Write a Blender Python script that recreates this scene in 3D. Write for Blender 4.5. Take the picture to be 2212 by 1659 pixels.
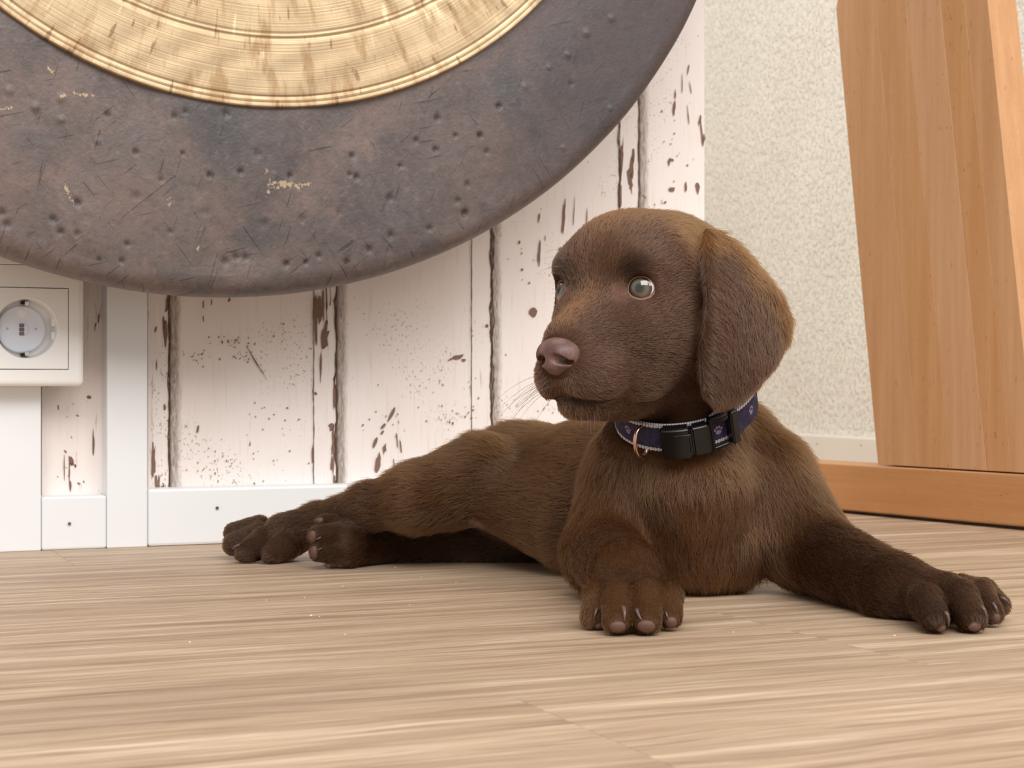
import bpy, bmesh, math, random
import numpy as np
from mathutils import Vector, Matrix, Euler
from mathutils.bvhtree import BVHTree

S = bpy.context.scene
for o in list(bpy.data.objects):
    bpy.data.objects.remove(o)
COL = S.collection
rnd = random.Random(7)
rng = np.random.default_rng(11)

# ------------------------------------------------------------------ camera
F, CX, CY, H = 3700.0, 1106.0, 829.5, 0.12      # focal length in pixels of the 2212x1659 frame, eye height in metres
cam_d = bpy.data.cameras.new('camera')
cam = bpy.data.objects.new('camera', cam_d)
COL.objects.link(cam)
cam.location = (0, 0, H)
cam.rotation_euler = (math.pi / 2, 0, 0)
cam_d.sensor_width = 36.0
cam_d.lens = 36.0 * F / 2212.0
cam_d.clip_start = 0.02
cam_d.dof.use_dof = True
cam_d.dof.focus_distance = 0.93
cam_d.dof.aperture_fstop = 30.0
S.camera = cam

# ------------------------------------------------------------------ world, lights, exposure
world = bpy.data.worlds.new('world')
S.world = world
world.use_nodes = True
wn = world.node_tree
bg = wn.nodes['Background']
bg.inputs['Color'].default_value = (0.97, 0.96, 0.95, 1)
bg.inputs['Strength'].default_value = 0.60


def area(name, loc, target, size, size_y, power, color):
    d = bpy.data.lights.new(name, 'AREA')
    d.shape = 'RECTANGLE'
    d.size, d.size_y = size, size_y
    d.energy = power
    d.color = color
    o = bpy.data.objects.new(name, d)
    COL.objects.link(o)
    o.location = loc
    v = Vector(target) - Vector(loc)
    o.rotation_euler = v.to_track_quat('-Z', 'Y').to_euler()
    return o


area('window_light', (0.30, -1.35, 2.15), (0.15, 1.2, 0.1), 2.2, 1.6, 68.0, (1.0, 0.975, 0.945))
area('window_light_far', (1.55, -0.35, 1.5), (0.3, 1.2, 0.2), 0.9, 1.2, 17.0, (1.0, 0.95, 0.90))

area('fill_light_recess', (-0.95, 2.15, 1.75), (0.55, 2.45, 0.25), 0.9, 0.9, 23.0, (1.0, 0.975, 0.94))  # added fill behind the partition to brighten the woodchip wall, no real window

S.view_settings.view_transform = 'Standard'
S.view_settings.look = 'None'
S.view_settings.gamma = 1.0
S.view_settings.use_curve_mapping = False
S.view_settings.exposure = 0.10
S.cycles.use_denoising = True
S.cycles.max_bounces = 8

# ------------------------------------------------------------------ helpers


def px(x, y, depth):
    """point at that distance from the eye along the ray of a photograph position"""
    return np.array([(x - CX) / F * depth, depth, H + (CY - y) / F * depth])


def tag(o, label=None, cat=None, group=None, kind=None):
    if label: o['label'] = label
    if cat: o['category'] = cat
    if group: o['group'] = group
    if kind: o['kind'] = kind
    return o


def empty(name, loc=(0, 0, 0), rotz=0.0):
    o = bpy.data.objects.new(name, None)
    COL.objects.link(o)
    o.location = loc
    o.rotation_euler = (0, 0, rotz)
    o.empty_display_size = 0.02
    return o


def link(name, me, mat=None, parent=None, smooth=False):
    if mat is not None and not me.materials:
        me.materials.append(mat)
    o = bpy.data.objects.new(name, me)
    COL.objects.link(o)
    if parent is not None:
        o.parent = parent
    if smooth:
        me.polygons.foreach_set('use_smooth', [True] * len(me.polygons))
    return o


def mesh(name, verts, faces):
    me = bpy.data.meshes.new(name)
    me.from_pydata([tuple(map(float, v)) for v in verts], [], faces)
    me.update()
    return me


def box_bm(bm, x0, x1, y0, y1, z0, z1, bev=0.0, seg=2):
    r = bmesh.ops.create_cube(bm, size=1.0)
    vs = r['verts']
    for v in vs:
        v.co = Vector(((x0 + x1) / 2 + v.co.x * (x1 - x0), (y0 + y1) / 2 + v.co.y * (y1 - y0), (z0 + z1) / 2 + v.co.z * (z1 - z0)))
    if bev > 0:
        es = {e for v in vs for e in v.link_edges}
        bmesh.ops.bevel(bm, geom=list(es), offset=bev, segments=seg, affect='EDGES', profile=0.5)


def box(name, x0, x1, y0, y1, z0, z1, mat, parent=None, bev=0.0, seg=2):
    bm = bmesh.new()
    box_bm(bm, x0, x1, y0, y1, z0, z1, bev, seg)
    me = bpy.data.meshes.new(name)
    bm.to_mesh(me)
    bm.free()
    return link(name, me, mat, parent)


def cyl_bm(bm, c, axis, r, h, seg=24, r2=None, bev=0.0):
    q = Vector((0, 0, 1)).rotation_difference(Vector(axis).normalized())
    m = Matrix.Translation(Vector(c)) @ q.to_matrix().to_4x4()
    g = bmesh.ops.create_cone(bm, cap_ends=True, segments=seg, radius1=r, radius2=r if r2 is None else r2, depth=h, matrix=m)
    if bev > 0:
        es = [e for e in {e for v in g['verts'] for e in v.link_edges} if len([f for f in e.link_faces if len(f.verts) > 4]) == 1]
        bmesh.ops.bevel(bm, geom=es, offset=bev, segments=2, affect='EDGES')


def done(name, bm, mat, parent=None, smooth=False):
    me = bpy.data.meshes.new(name)
    bm.to_mesh(me)
    bm.free()
    return link(name, me, mat, parent, smooth)


def prism(name, pts, y0, y1, mat, parent=None, bev=0.0):
    """polygon in x, z given thickness along y"""
    bm = bmesh.new()
    a = [bm.verts.new((p[0], y0, p[1])) for p in pts]
    f = bm.faces.new(a)
    r = bmesh.ops.extrude_face_region(bm, geom=[f])
    vs = [g for g in r['geom'] if isinstance(g, bmesh.types.BMVert)]
    bmesh.ops.translate(bm, verts=vs, vec=(0, y1 - y0, 0))
    bmesh.ops.recalc_face_normals(bm, faces=bm.faces)
    if bev > 0:
        bmesh.ops.bevel(bm, geom=list(bm.edges), offset=bev, segments=2, affect='EDGES')
    return done(name, bm, mat, parent)


# ---- material helpers
def srgb(r, g, b):
    def c(v):
        v /= 255.0
        return v / 12.92 if v <= 0.04045 else ((v + 0.055) / 1.055) ** 2.4
    return (c(r), c(g), c(b), 1.0)


class Mat:
    def __init__(self, name, base=(0.8, 0.8, 0.8, 1), rough=0.5, metal=0.0, spec=0.5):
        self.m = bpy.data.materials.new(name)
        self.m.use_nodes = True
        self.t = self.m.node_tree
        self.b = self.t.nodes['Principled BSDF']
        self.b.inputs['Base Color'].default_value = base
        self.b.inputs['Roughness'].default_value = rough
        self.b.inputs['Metallic'].default_value = metal
        self.b.inputs['Specular IOR Level'].default_value = spec

    def n(self, typ, **kw):
        nd = self.t.nodes.new(typ)
        for k, v in kw.items():
            if k.startswith('i_'):
                nd.inputs[k[2:].replace('_', ' ')].default_value = v
            else:
                setattr(nd, k, v)
        return nd

    def l(self, a, b):
        self.t.links.new(a, b)

    def coord(self, scale=(1, 1, 1), out='Object', loc=(0, 0, 0), rot=(0, 0, 0)):
        tc = self.n('ShaderNodeTexCoord')
        mp = self.n('ShaderNodeMapping')
        mp.inputs['Scale'].default_value = scale
        mp.inputs['Location'].default_value = loc
        mp.inputs['Rotation'].default_value = rot
        self.l(tc.outputs[out], mp.inputs['Vector'])
        return mp.outputs['Vector']

    def shift(self, vec, amount=37.0):
        """every object gets its own piece of the pattern"""
        oi = self.n('ShaderNodeObjectInfo')
        mu = self.n('ShaderNodeMath', operation='MULTIPLY')
        self.l(oi.outputs['Random'], mu.inputs[0])
        mu.inputs[1].default_value = amount
        ad = self.n('ShaderNodeVectorMath', operation='ADD')
        self.l(vec, ad.inputs[0])
        self.l(mu.outputs[0], ad.inputs[1])
        return ad.outputs[0]

    def noise(self, vec, scale=1.0, detail=3.0, rough=0.55, dist=0.0):
        nd = self.n('ShaderNodeTexNoise')
        nd.inputs['Scale'].default_value = scale
        nd.inputs['Detail'].default_value = detail
        nd.inputs['Roughness'].default_value = rough
        nd.inputs['Distortion'].default_value = dist
        self.l(vec, nd.inputs['Vector'])
        return nd.outputs['Fac']

    def voro(self, vec, scale=1.0, feature='F1', rand=1.0):
        nd = self.n('ShaderNodeTexVoronoi', feature=feature)
        nd.inputs['Scale'].default_value = scale
        nd.inputs['Randomness'].default_value = rand
        self.l(vec, nd.inputs['Vector'])
        return nd.outputs['Distance']

    def ramp(self, fac, stops, interp='LINEAR'):
        r = self.n('ShaderNodeValToRGB')
        r.color_ramp.interpolation = interp
        el = r.color_ramp.elements
        while len(el) < len(stops):
            el.new(0.5)
        for e, (p, c) in zip(el, stops):
            e.position = p
            e.color = c if len(c) == 4 else (*c, 1)
        self.l(fac, r.inputs['Fac'])
        return r.outputs['Color']

    def step(self, fac, a, b):
        m = self.n('ShaderNodeMapRange', interpolation_type='SMOOTHSTEP')
        m.inputs['From Min'].default_value = a
        m.inputs['From Max'].default_value = b
        self.l(fac, m.inputs['Value'])
        return m.outputs['Result']

    def math(self, op, a, b=None):
        m = self.n('ShaderNodeMath', operation=op)
        for i, v in enumerate((a, b)):
            if v is None: continue
            if isinstance(v, (int, float)): m.inputs[i].default_value = v
            else: self.l(v, m.inputs[i])
        return m.outputs[0]

    def mix(self, fac, a, b, mode='MIX'):
        m = self.n('ShaderNodeMix', data_type='RGBA', blend_type=mode)
        for sock, v in ((m.inputs[0], fac), (m.inputs[6], a), (m.inputs[7], b)):
            if isinstance(v, (int, float)): sock.default_value = v
            elif isinstance(v, tuple): sock.default_value = v
            else: self.l(v, sock)
        return m.outputs[2]

    def base(self, col):
        self.l(col, self.b.inputs['Base Color'])

    def bump(self, height, strength=0.3, dist=0.001):
        b = self.n('ShaderNodeBump')
        b.inputs['Strength'].default_value = strength
        b.inputs['Distance'].default_value = dist
        self.l(height, b.inputs['Height'])
        self.l(b.outputs['Normal'], self.b.inputs['Normal'])


def m_plain(name, rgb, rough=0.5, metal=0.0, spec=0.5, grain=0.0, gscale=900):
    M = Mat(name, srgb(*rgb), rough, metal, spec)
    if grain:
        M.bump(M.noise(M.coord(), gscale, 2), grain, 0.0005)
    return M.m


# ------------------------------------------------------------------ materials
def make_wallpaper(name, strip):
    M = Mat(name, rough=0.62, spec=0.3)
    v = M.shift(M.coord(), 9.0)
    sep = M.n('ShaderNodeSeparateXYZ')
    tc = M.n('ShaderNodeTexCoord')
    M.l(tc.outputs['Object'], sep.inputs[0])

    def scaled(s):
        mp = M.n('ShaderNodeMapping')
        mp.inputs['Scale'].default_value = s
        M.l(v, mp.inputs['Vector'])
        return mp.outputs['Vector']
    col = M.ramp(M.noise(scaled((9, 9, 2.5)), 1.0, 4), [(0.3, srgb(242, 231, 226)), (0.7, srgb(251, 244, 241))])
    streak = M.noise(scaled((700, 700, 22)), 1.0, 4, 0.6)
    col = M.mix(M.math('MULTIPLY', M.step(streak, 0.56, 0.78), 0.5), col, srgb(214, 196, 184))
    # worn specks gathered in clouds
    cloud = M.step(M.noise(scaled((16, 16, 11)), 1.0, 3, 0.6), 0.48, 0.66)
    sp = M.step(M.noise(scaled((560, 560, 400)), 1.0, 2, 0.5), 0.61, 0.66)
    col = M.mix(M.math('MULTIPLY', M.math('MULTIPLY', sp, cloud), 0.75), col, srgb(150, 122, 106))
    sp2 = M.step(M.noise(scaled((260, 260, 90)), 1.0, 3, 0.55), 0.735, 0.755)
    col = M.mix(M.math('MULTIPLY', sp2, 0.8), col, srgb(128, 98, 84))
    # fine linen weave
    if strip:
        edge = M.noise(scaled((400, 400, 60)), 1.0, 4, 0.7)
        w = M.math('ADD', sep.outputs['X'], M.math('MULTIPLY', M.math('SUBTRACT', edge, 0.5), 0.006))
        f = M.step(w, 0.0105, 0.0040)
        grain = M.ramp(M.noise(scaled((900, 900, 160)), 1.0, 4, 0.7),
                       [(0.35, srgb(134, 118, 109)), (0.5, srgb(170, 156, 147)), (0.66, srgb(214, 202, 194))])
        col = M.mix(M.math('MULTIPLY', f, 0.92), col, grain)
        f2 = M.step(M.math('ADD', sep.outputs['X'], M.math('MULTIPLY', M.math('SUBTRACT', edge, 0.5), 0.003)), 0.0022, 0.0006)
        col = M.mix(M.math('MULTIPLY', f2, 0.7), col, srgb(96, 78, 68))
    else:
        edge = M.noise(scaled((260, 260, 26)), 1.0, 4, 0.7)
        chips = M.step(edge, 0.63, 0.68)
        col = M.mix(M.math('MULTIPLY', chips, 0.5), col, srgb(176, 154, 140))
    M.base(col)
    M.bump(M.noise(scaled((1200, 1200, 300)), 1.0, 2), 0.12, 0.0004)
    return M.m


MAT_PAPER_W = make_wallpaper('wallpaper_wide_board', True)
MAT_PAPER_N = make_wallpaper('wallpaper_narrow_board', False)
MAT_CHIP = m_plain('bare_brown_chip', (134, 106, 93), 0.8, spec=0.2)
MAT_CHIP2 = m_plain('bare_grey_chip', (136, 118, 108), 0.8, spec=0.2)
MAT_CRACK = m_plain('crack_dark', (92, 74, 64), 0.9, spec=0.1)
MAT_WHITE = m_plain('white_paint', (238, 241, 244), 0.38, grain=0.05, gscale=500)
MAT_WHITE_SIDE = MAT_WHITE
MAT_PLASTIC = m_plain('white_plastic', (243, 242, 240), 0.3)
MAT_SAFETY = m_plain('bluish_plastic', (228, 234, 246), 0.35)
MAT_SHADOWGAP = m_plain('joint_dark', (60, 52, 48), 0.8)
MAT_METAL = m_plain('nail_metal', (120, 112, 106), 0.4, 0.8)
MAT_BLACKHOLE = m_plain('hole_dark', (18, 16, 16), 0.9)


def make_woodchip():
    M = Mat('woodchip_paper', rough=0.8, spec=0.2)
    v = M.coord((1, 1, 1))
    mp = M.n('ShaderNodeMapping')
    mp.inputs['Scale'].default_value = (1.0, 1.0, 0.62)
    M.l(v, mp.inputs['Vector'])
    vv = mp.outputs['Vector']
    M.base(M.ramp(M.noise(vv, 7.0, 3), [(0.3, srgb(230, 224, 211)), (0.7, srgb(238, 233, 221))]))
    a = M.step(M.noise(vv, 160.0, 3, 0.6, 0.3), 0.50, 0.66)
    b = M.step(M.noise(vv, 330.0, 2, 0.6), 0.52, 0.70)
    h = M.math('ADD', a, M.math('MULTIPLY', b, 0.6))
    M.bump(h, 0.75, 0.0028)
    return M.m


MAT_WOODCHIP = make_woodchip()


def make_beech(name, axis, base=(207, 157, 112), vary=1.0):
    """axis: 0 grain along x, 2 grain along z"""
    M = Mat(name, rough=0.42, spec=0.4)
    v = M.shift(M.coord(), 5.0)
    along, across = 5.0, 120.0
    s = [across] * 3
    s[axis] = along
    mp = M.n('ShaderNodeMapping')
    mp.inputs['Scale'].default_value = s
    M.l(v, mp.inputs['Vector'])
    g = M.noise(mp.outputs['Vector'], 1.0, 4, 0.55)
    r, gg, b = base
    col = M.ramp(g, [(0.3, srgb(r - 8, gg - 10, b - 11)), (0.55, srgb(r, gg, b)), (0.75, srgb(r + 7, gg + 8, b + 8))])
    s2 = [1500] * 3
    s2[axis] = 75
    mp2 = M.n('ShaderNodeMapping')
    mp2.inputs['Scale'].default_value = s2
    M.l(v, mp2.inputs['Vector'])
    fl = M.step(M.noise(mp2.outputs['Vector'], 1.0, 1, 0.4), 0.66, 0.72)     # short dark ray flecks of beech
    s3 = [420] * 3
    s3[axis] = 110
    mp3 = M.n('ShaderNodeMapping')
    mp3.inputs['Scale'].default_value = s3
    M.l(v, mp3.inputs['Vector'])
    fl2 = M.step(M.noise(mp3.outputs['Vector'], 1.0, 1, 0.4), 0.735, 0.765)
    col = M.mix(M.math('MULTIPLY', fl, 0.30), col, srgb(r - 56, gg - 58, b - 56))
    col = M.mix(M.math('MULTIPLY', fl2, 0.42), col, srgb(r - 62, gg - 66, b - 60))
    oi = M.n('ShaderNodeObjectInfo')
    hs = M.n('ShaderNodeHueSaturation')
    M.l(M.math('ADD', M.math('MULTIPLY', oi.outputs['Random'], 0.09 * vary), 1.0 - 0.045 * vary), hs.inputs['Value'])
    M.l(M.math('ADD', M.math('MULTIPLY', oi.outputs['Random'], -0.16 * vary), 1.0 + 0.06 * vary), hs.inputs['Saturation'])
    M.l(col, hs.inputs['Color'])
    M.base(hs.outputs['Color'])
    M.bump(g, 0.08, 0.0006)
    return M.m


MAT_BEECH_Z = make_beech('beech_upright', 2, vary=0.7)
MAT_BEECH_X = make_beech('beech_beam', 0, (198, 143, 92), 0.2)


def make_floor():
    M = Mat('oak_laminate', rough=0.5, spec=0.35)
    v = M.shift(M.coord(), 23.0)

    def sc(s):
        mp = M.n('ShaderNodeMapping')
        mp.inputs['Scale'].default_value = s
        M.l(v, mp.inputs['Vector'])
        return mp.outputs['Vector']
    wob = M.noise(sc((5, 22, 5)), 1.0, 2)
    ad = M.n('ShaderNodeVectorMath', operation='ADD')
    cb = M.n('ShaderNodeCombineXYZ')
    M.l(M.math('MULTIPLY', wob, 0.025), cb.inputs['Y'])
    M.l(v, ad.inputs[0])
    M.l(cb.outputs[0], ad.inputs[1])
    vw = ad.outputs[0]

    def sw(s):
        mp = M.n('ShaderNodeMapping')
        mp.inputs['Scale'].default_value = s
        M.l(vw, mp.inputs['Vector'])
        return mp.outputs['Vector']
    g1 = M.noise(sw((4.5, 85, 1)), 1.0, 6, 0.68)
    col = M.ramp(g1, [(0.30, srgb(148, 120, 95)), (0.45, srgb(179, 151, 123)), (0.56, srgb(196, 169, 140)), (0.70, srgb(226, 203, 174))])
    g2 = M.noise(sw((13, 380, 1)), 1.0, 5, 0.68)
    col = M.mix(M.math('MULTIPLY', M.step(g2, 0.52, 0.68), 0.55), col, srgb(136, 107, 86))
    col = M.mix(M.math('MULTIPLY', M.step(g2, 0.44, 0.28), 0.50), col, srgb(236, 219, 198))
    big = M.noise(sc((1.6, 9, 1)), 1.0, 3)
    col = M.mix(M.math('MULTIPLY', M.step(big, 0.52, 0.68), 0.25), col, srgb(158, 132, 114))
    oi = M.n('ShaderNodeObjectInfo')
    hs = M.n('ShaderNodeHueSaturation')
    hs.inputs['Saturation'].default_value = 0.95
    M.l(M.math('ADD', M.math('MULTIPLY', oi.outputs['Random'], 0.12), 0.93), hs.inputs['Value'])
    M.l(col, hs.inputs['Color'])
    M.base(hs.outputs['Color'])
    M.l(M.math('ADD', M.math('MULTIPLY', g2, 0.25), 0.36), M.b.inputs['Roughness'])
    M.bump(M.math('ADD', g1, g2), 0.10, 0.0006)
    return M.m


MAT_FLOOR = make_floor()
MAT_SUBFLOOR = m_plain('subfloor', (92, 72, 58), 0.9)
MAT_CRUMB = m_plain('crumb', (244, 236, 214), 0.7)

# ------------------------------------------------------------------ the back wall and its frame of reference
YAW = math.atan(F / 8800.0)
W = np.array([math.cos(YAW), math.sin(YAW), 0.0])        # along the wall, to the right
N = np.array([math.sin(YAW), -math.cos(YAW), 0.0])       # out of the wall, into the room
BB = 0.022                                               # the baseboards and posts stand this far off the paper
P0 = np.array([0.0, 1.375, 0.0]) - N * BB


def u_at(x, off):
    k = (x - CX) / F
    a, b = P0[0] + N[0] * off, P0[1] + N[1] * off
    return (k * b - a) / (W[0] - k * W[1])


def z_at(x, y, off):
    p = P0 + W * u_at(x, off) + N * off
    return H + (CY - y) / F * p[1]


def uz(x, y, off):
    return (u_at(x, off), z_at(x, y, off))


WALL_TOP = 2.4
wall = box('wall_back', u_at(-2600, 0), u_at(1522, 0), 0.0035, 0.16, 0, WALL_TOP, MAT_CRACK)
wall.location = P0
wall.rotation_euler = (0, 0, YAW)
tag(wall, 'back wall papered like worn white boards', kind='structure')

# boards of the wall: (left edge, right edge, wide?)  edges are the photograph's columns
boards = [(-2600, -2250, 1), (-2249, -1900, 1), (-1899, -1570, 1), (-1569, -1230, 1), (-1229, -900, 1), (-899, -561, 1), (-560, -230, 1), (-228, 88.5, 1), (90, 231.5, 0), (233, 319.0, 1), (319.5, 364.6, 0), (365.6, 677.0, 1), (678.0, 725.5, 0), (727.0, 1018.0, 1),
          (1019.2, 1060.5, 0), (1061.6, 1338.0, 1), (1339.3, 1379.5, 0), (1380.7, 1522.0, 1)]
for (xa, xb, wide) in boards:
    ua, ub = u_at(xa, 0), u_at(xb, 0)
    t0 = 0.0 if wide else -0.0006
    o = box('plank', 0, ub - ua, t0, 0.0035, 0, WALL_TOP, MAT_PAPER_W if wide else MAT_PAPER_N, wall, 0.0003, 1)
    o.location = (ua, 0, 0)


def wxz(x, y, off=0.0012):
    u, z = uz(x, y, off)
    return u, z


# chipped paint, flakes and cracks: thin irregular patches lying on the boards
def patches(name, mat, shapes, off):
    vs, fs = [], []
    for (x, y, w, h, tilt, jag) in shapes:
        n = max(7, min(22, int(6 + (w + h) / 9)))
        base = len(vs)
        for i in range(n):
            a = 2 * math.pi * i / n
            r = 1.0 + jag * (rnd.random() - 0.5) * 2
            dx, dy = w / 2 * math.cos(a) * r, h / 2 * math.sin(a) * r
            X, Y = x + dx * math.cos(tilt) - dy * math.sin(tilt), y + dx * math.sin(tilt) + dy * math.cos(tilt)
            u, z = wxz(X, Y, off)
            vs.append((u, -off, z))
        vs.append((*[(wxz(x, y, off))[0]], -off, wxz(x, y, off)[1]))
        for i in range(n):
            fs.append((base + i, base + n, base + (i + 1) % n))
    o = link(name, mesh(name, vs, fs), mat, wall)
    o['kind'] = 'stuff'
    return o


brown = [(331, 1000, 9, 78, 0.02, .35), (337, 1038, 6, 30, 0, .3), (343, 1045, 5, 40, 0.02, .3), (357, 722, 8, 52, 0, .4), (353, 700, 5, 30, 0, .4), (356, 880, 6, 14, 0, .3),
         (352, 1052, 7, 14, .4, .4), (336, 712, 4, 14, 0.3, .3), (361, 655, 6, 40, .1, .4), (338, 790, 3, 24, 0, .3),
         (682, 690, 8, 110, 0.0, .3), (690, 668, 10, 70, 0, .35), (702, 730, 16, 60, .1, .4), (693, 790, 4, 70, .02, .2), (698, 660, 6, 60, 0, .3),
         (722, 850, 6, 60, 0, .4), (716, 922, 12, 16, 0, .4), (720, 960, 8, 60, 0, .5), (718, 1004, 8, 34, 0, .5), (722, 1040, 5, 30, 0, .4), (676, 980, 5, 40, 0, .3),
         (682, 850, 6, 8, 0, .3),
         (846, 896, 7, 32, 0.45, .3), (828, 920, 6, 14, .7, .4), (826, 935, 5, 12, .6, .4), (810, 955, 7, 26, .4, .4), (830, 972, 7, 22, .2, .5), (818, 996, 14, 38, .12, .45),
         (858, 950, 3, 40, -.1, .3), (866, 965, 3, 34, -.1, .3), (851, 1000, 2, 26, -.1, .2),
         (1152, 674, 17, 22, -.3, .15), (1052, 704, 7, 8, 0, .2), (990, 770, 22, 9, -.1, .5), (974, 776, 12, 3, -.5, .4), (1002, 778, 10, 5, .2, .5),
         (1122, 524, 4, 9, 0, .3), (1165, 470, 3, 22, .08, .3), (1218, 470, 5, 78, .08, .35), (1165, 550, 5, 50, .05, .4), (1178, 515, 2, 14, 0, .3), (1210, 538, 7, 9, .4, .2),
         (1240, 460, 2, 60, .05, .3), (1268, 470, 2, 40, .05, .3),
         (1343, 350, 7, 90, .04, .4), (1340, 420, 5, 60, .0, .4), (1362, 370, 10, 50, .05, .5), (1368, 335, 8, 40, .1, .5), (1364, 400, 6, 40, .0, .5),
         (1457, 232, 6, 28, .05, .4), (1459, 205, 3, 24, 0, .3), (1487, 150, 3, 24, .12, .3), (1513, 258, 6, 24, .1, .5), (1516, 285, 4, 46, -.1, .4), (1520, 300, 6, 20, 0, .4),
         (1446, 348, 6, 18, .1, .4), (1452, 346, 8, 8, 0, .5), (1452, 408, 14, 10, .2, .45), (1482, 404, 5, 22, .05, .3), (1507, 404, 8, 26, .0, .4), (1437, 437, 6, 6, 0, .4),
         (1487, 250, 2, 40, -.1, .3), (1474, 180, 2, 46, 0, .2), (1492, 190, 2, 30, -.15, .2),
         (213, 688, 3, 30, .12, .4), (206, 705, 3, 20, .2, .4), (192, 858, 8, 8, .6, .4), (202, 960, 4, 56, 0, .35), (153, 995, 9, 26, -.2, .4), (150, 1020, 3, 44, 0, .3), (152, 1050, 5, 26, 0, .3),
         (141, 975, 8, 4, .7, .4), (170, 1044, 7, 5, .4, .4), (126, 880, 3, 14, -.1, .3), (139, 1010, 2, 60, 0, .2),
         (439, 658, 4, 18, 0, .3), (457, 652, 3, 16, 0, .3), (495, 648, 5, 12, .4, .3), (439, 688, 3, 14, 0, .3), (335, 610, 3, 10, 0, .3),
         (558, 790, 2, 60, -.55, .3), (545, 770, 2, 50, -.5, .3), (428, 925, 5, 18, .2, .4), (426, 932, 3, 8, .2, .4)]
for (cx_, cy_, rx_, ry_, n_) in [(500, 735, 50, 22, 26), (515, 770, 36, 16, 20), (610, 720, 30, 34, 12), (440, 1000, 70, 60, 24), (560, 1000, 120, 60, 26), (430, 770, 40, 20, 14),
                                 (980, 900, 50, 22, 26), (920, 830, 90, 40, 16), (820, 900, 60, 50, 10), (1020, 860, 30, 50, 8), (1110, 560, 40, 60, 8), (1180, 880, 30, 24, 8),
                                 (150, 1010, 50, 30, 10), (140, 900, 40, 60, 6), (1450, 300, 60, 140, 16), (1410, 440, 60, 20, 8), (800, 700, 50, 30, 8), (600, 880, 60, 60, 14)]:
    for _ in range(n_):
        brown.append((cx_ + rnd.gauss(0, .5) * rx_, cy_ + rnd.gauss(0, .5) * ry_, rnd.uniform(1.4, 3.8), rnd.uniform(1.6, 5.5), rnd.uniform(-.8, .8), .6))
patches('paint_chip', MAT_CHIP, brown, 0.0013)


# long cracks along the board joints, a wavering dark line each
def crack(xc, y0, y1, w, wob, off=0.0014):
    vs, fs = [], []
    n = int(abs(y1 - y0) / 9) + 2
    ph = rnd.random() * 9
    for i in range(n):
        y = y0 + (y1 - y0) * i / (n - 1)
        dx = wob * (math.sin(y * .043 + ph) + .7 * math.sin(y * .11 + 2 * ph) + 1.2 * (rnd.random() - .5))
        ww = w * (0.55 + 0.9 * rnd.random())
        for s in (-.5, .5):
            u, z = wxz(xc + dx + s * ww, y, off)
            vs.append((u, -off, z))
        if i:
            b = 2 * i
            fs.append((b - 2, b - 1, b + 1, b))
    return vs, fs


allv, allf = [], []
for args in [(364.5, 560, 1060, 2.2, 1.0), (677.5, 560, 1050, 1.5, .8), (725.8, 560, 1050, 3.6, 1.6), (1018.5, 480, 1040, 1.3, .6), (1061, 440, 1030, 3.0, 1.3),
             (1338.6, 200, 1000, 2.8, 1.4), (1380, 150, 1000, 2.0, .7), (366, 700, 1060, 2.0, 1.2), (706, 560, 700, 2.4, .8), (713, 560, 660, 1.8, .8), (1065, 500, 900, 2.0, 2.0)]:
    v_, f_ = crack(*args)
    b_ = len(allv)
    allv += v_
    allf += [tuple(i + b_ for i in q) for q in f_]
o = link('paint_crack', mesh('paint_crack', allv, allf), MAT_CRACK, wall)
o['kind'] = 'stuff'


# white trim posts and baseboards in front of the boards (children share the wall's frame: x along, -y into the room)
def walled(name, xa, xb, off0, off1, z0, z1, mat, bev=0.001, kind='structure', label=None, xoff=None):
    xo = off1 if xoff is None else xoff
    o = box(name, u_at(xa, xo), u_at(xb, xo), -off1, -off0, z0, z1, mat, None, bev)
    o.location = P0
    o.rotation_euler = (0, 0, YAW)
    tag(o, label, kind=kind)
    return o


ZB_L = z_at(160, 1072, BB)
ZB_R = z_at(550, 1051, BB)
walled('trim_1', 231.0, 318.6, 0.0002, BB, 0.0, WALL_TOP, MAT_WHITE, 0.0008, label='white vertical trim post beside the socket')
walled('trim_2', -150.0, 89.0, 0.0002, BB, 0.0, WALL_TOP, MAT_WHITE, 0.0008, label='white vertical trim under the wall socket')
walled('baseboard_left', 89.8, 230.2, 0.0002, BB - 0.0006, 0.0, ZB_L, MAT_WHITE, 0.0016, label='short white baseboard between the two trim posts')
walled('baseboard_back', 319.6, 1522.0, 0.0002, BB - 0.0006, 0.0, ZB_R, MAT_WHITE, 0.0022, label='long white baseboard under the worn boards')
walled('baseboard_far_left', -2600.0, -152.0, 0.0002, BB - 0.0006, 0.0, ZB_L, MAT_WHITE, 0.0016, label='white baseboard left of the socket trim')


def nail(parent, x, y, r=0.0011):
    u, z = uz(x, y, BB)
    bm = bmesh.new()
    cyl_bm(bm, (u, -BB - 0.0001, z), (0, -1, 0), r, 0.0016, 12)
    return done('nail_head', bm, MAT_METAL, parent)


nail(bpy.data.objects['baseboard_left'], 150, 1131)
nail(bpy.data.objects['baseboard_back'], 469, 1097)

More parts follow.
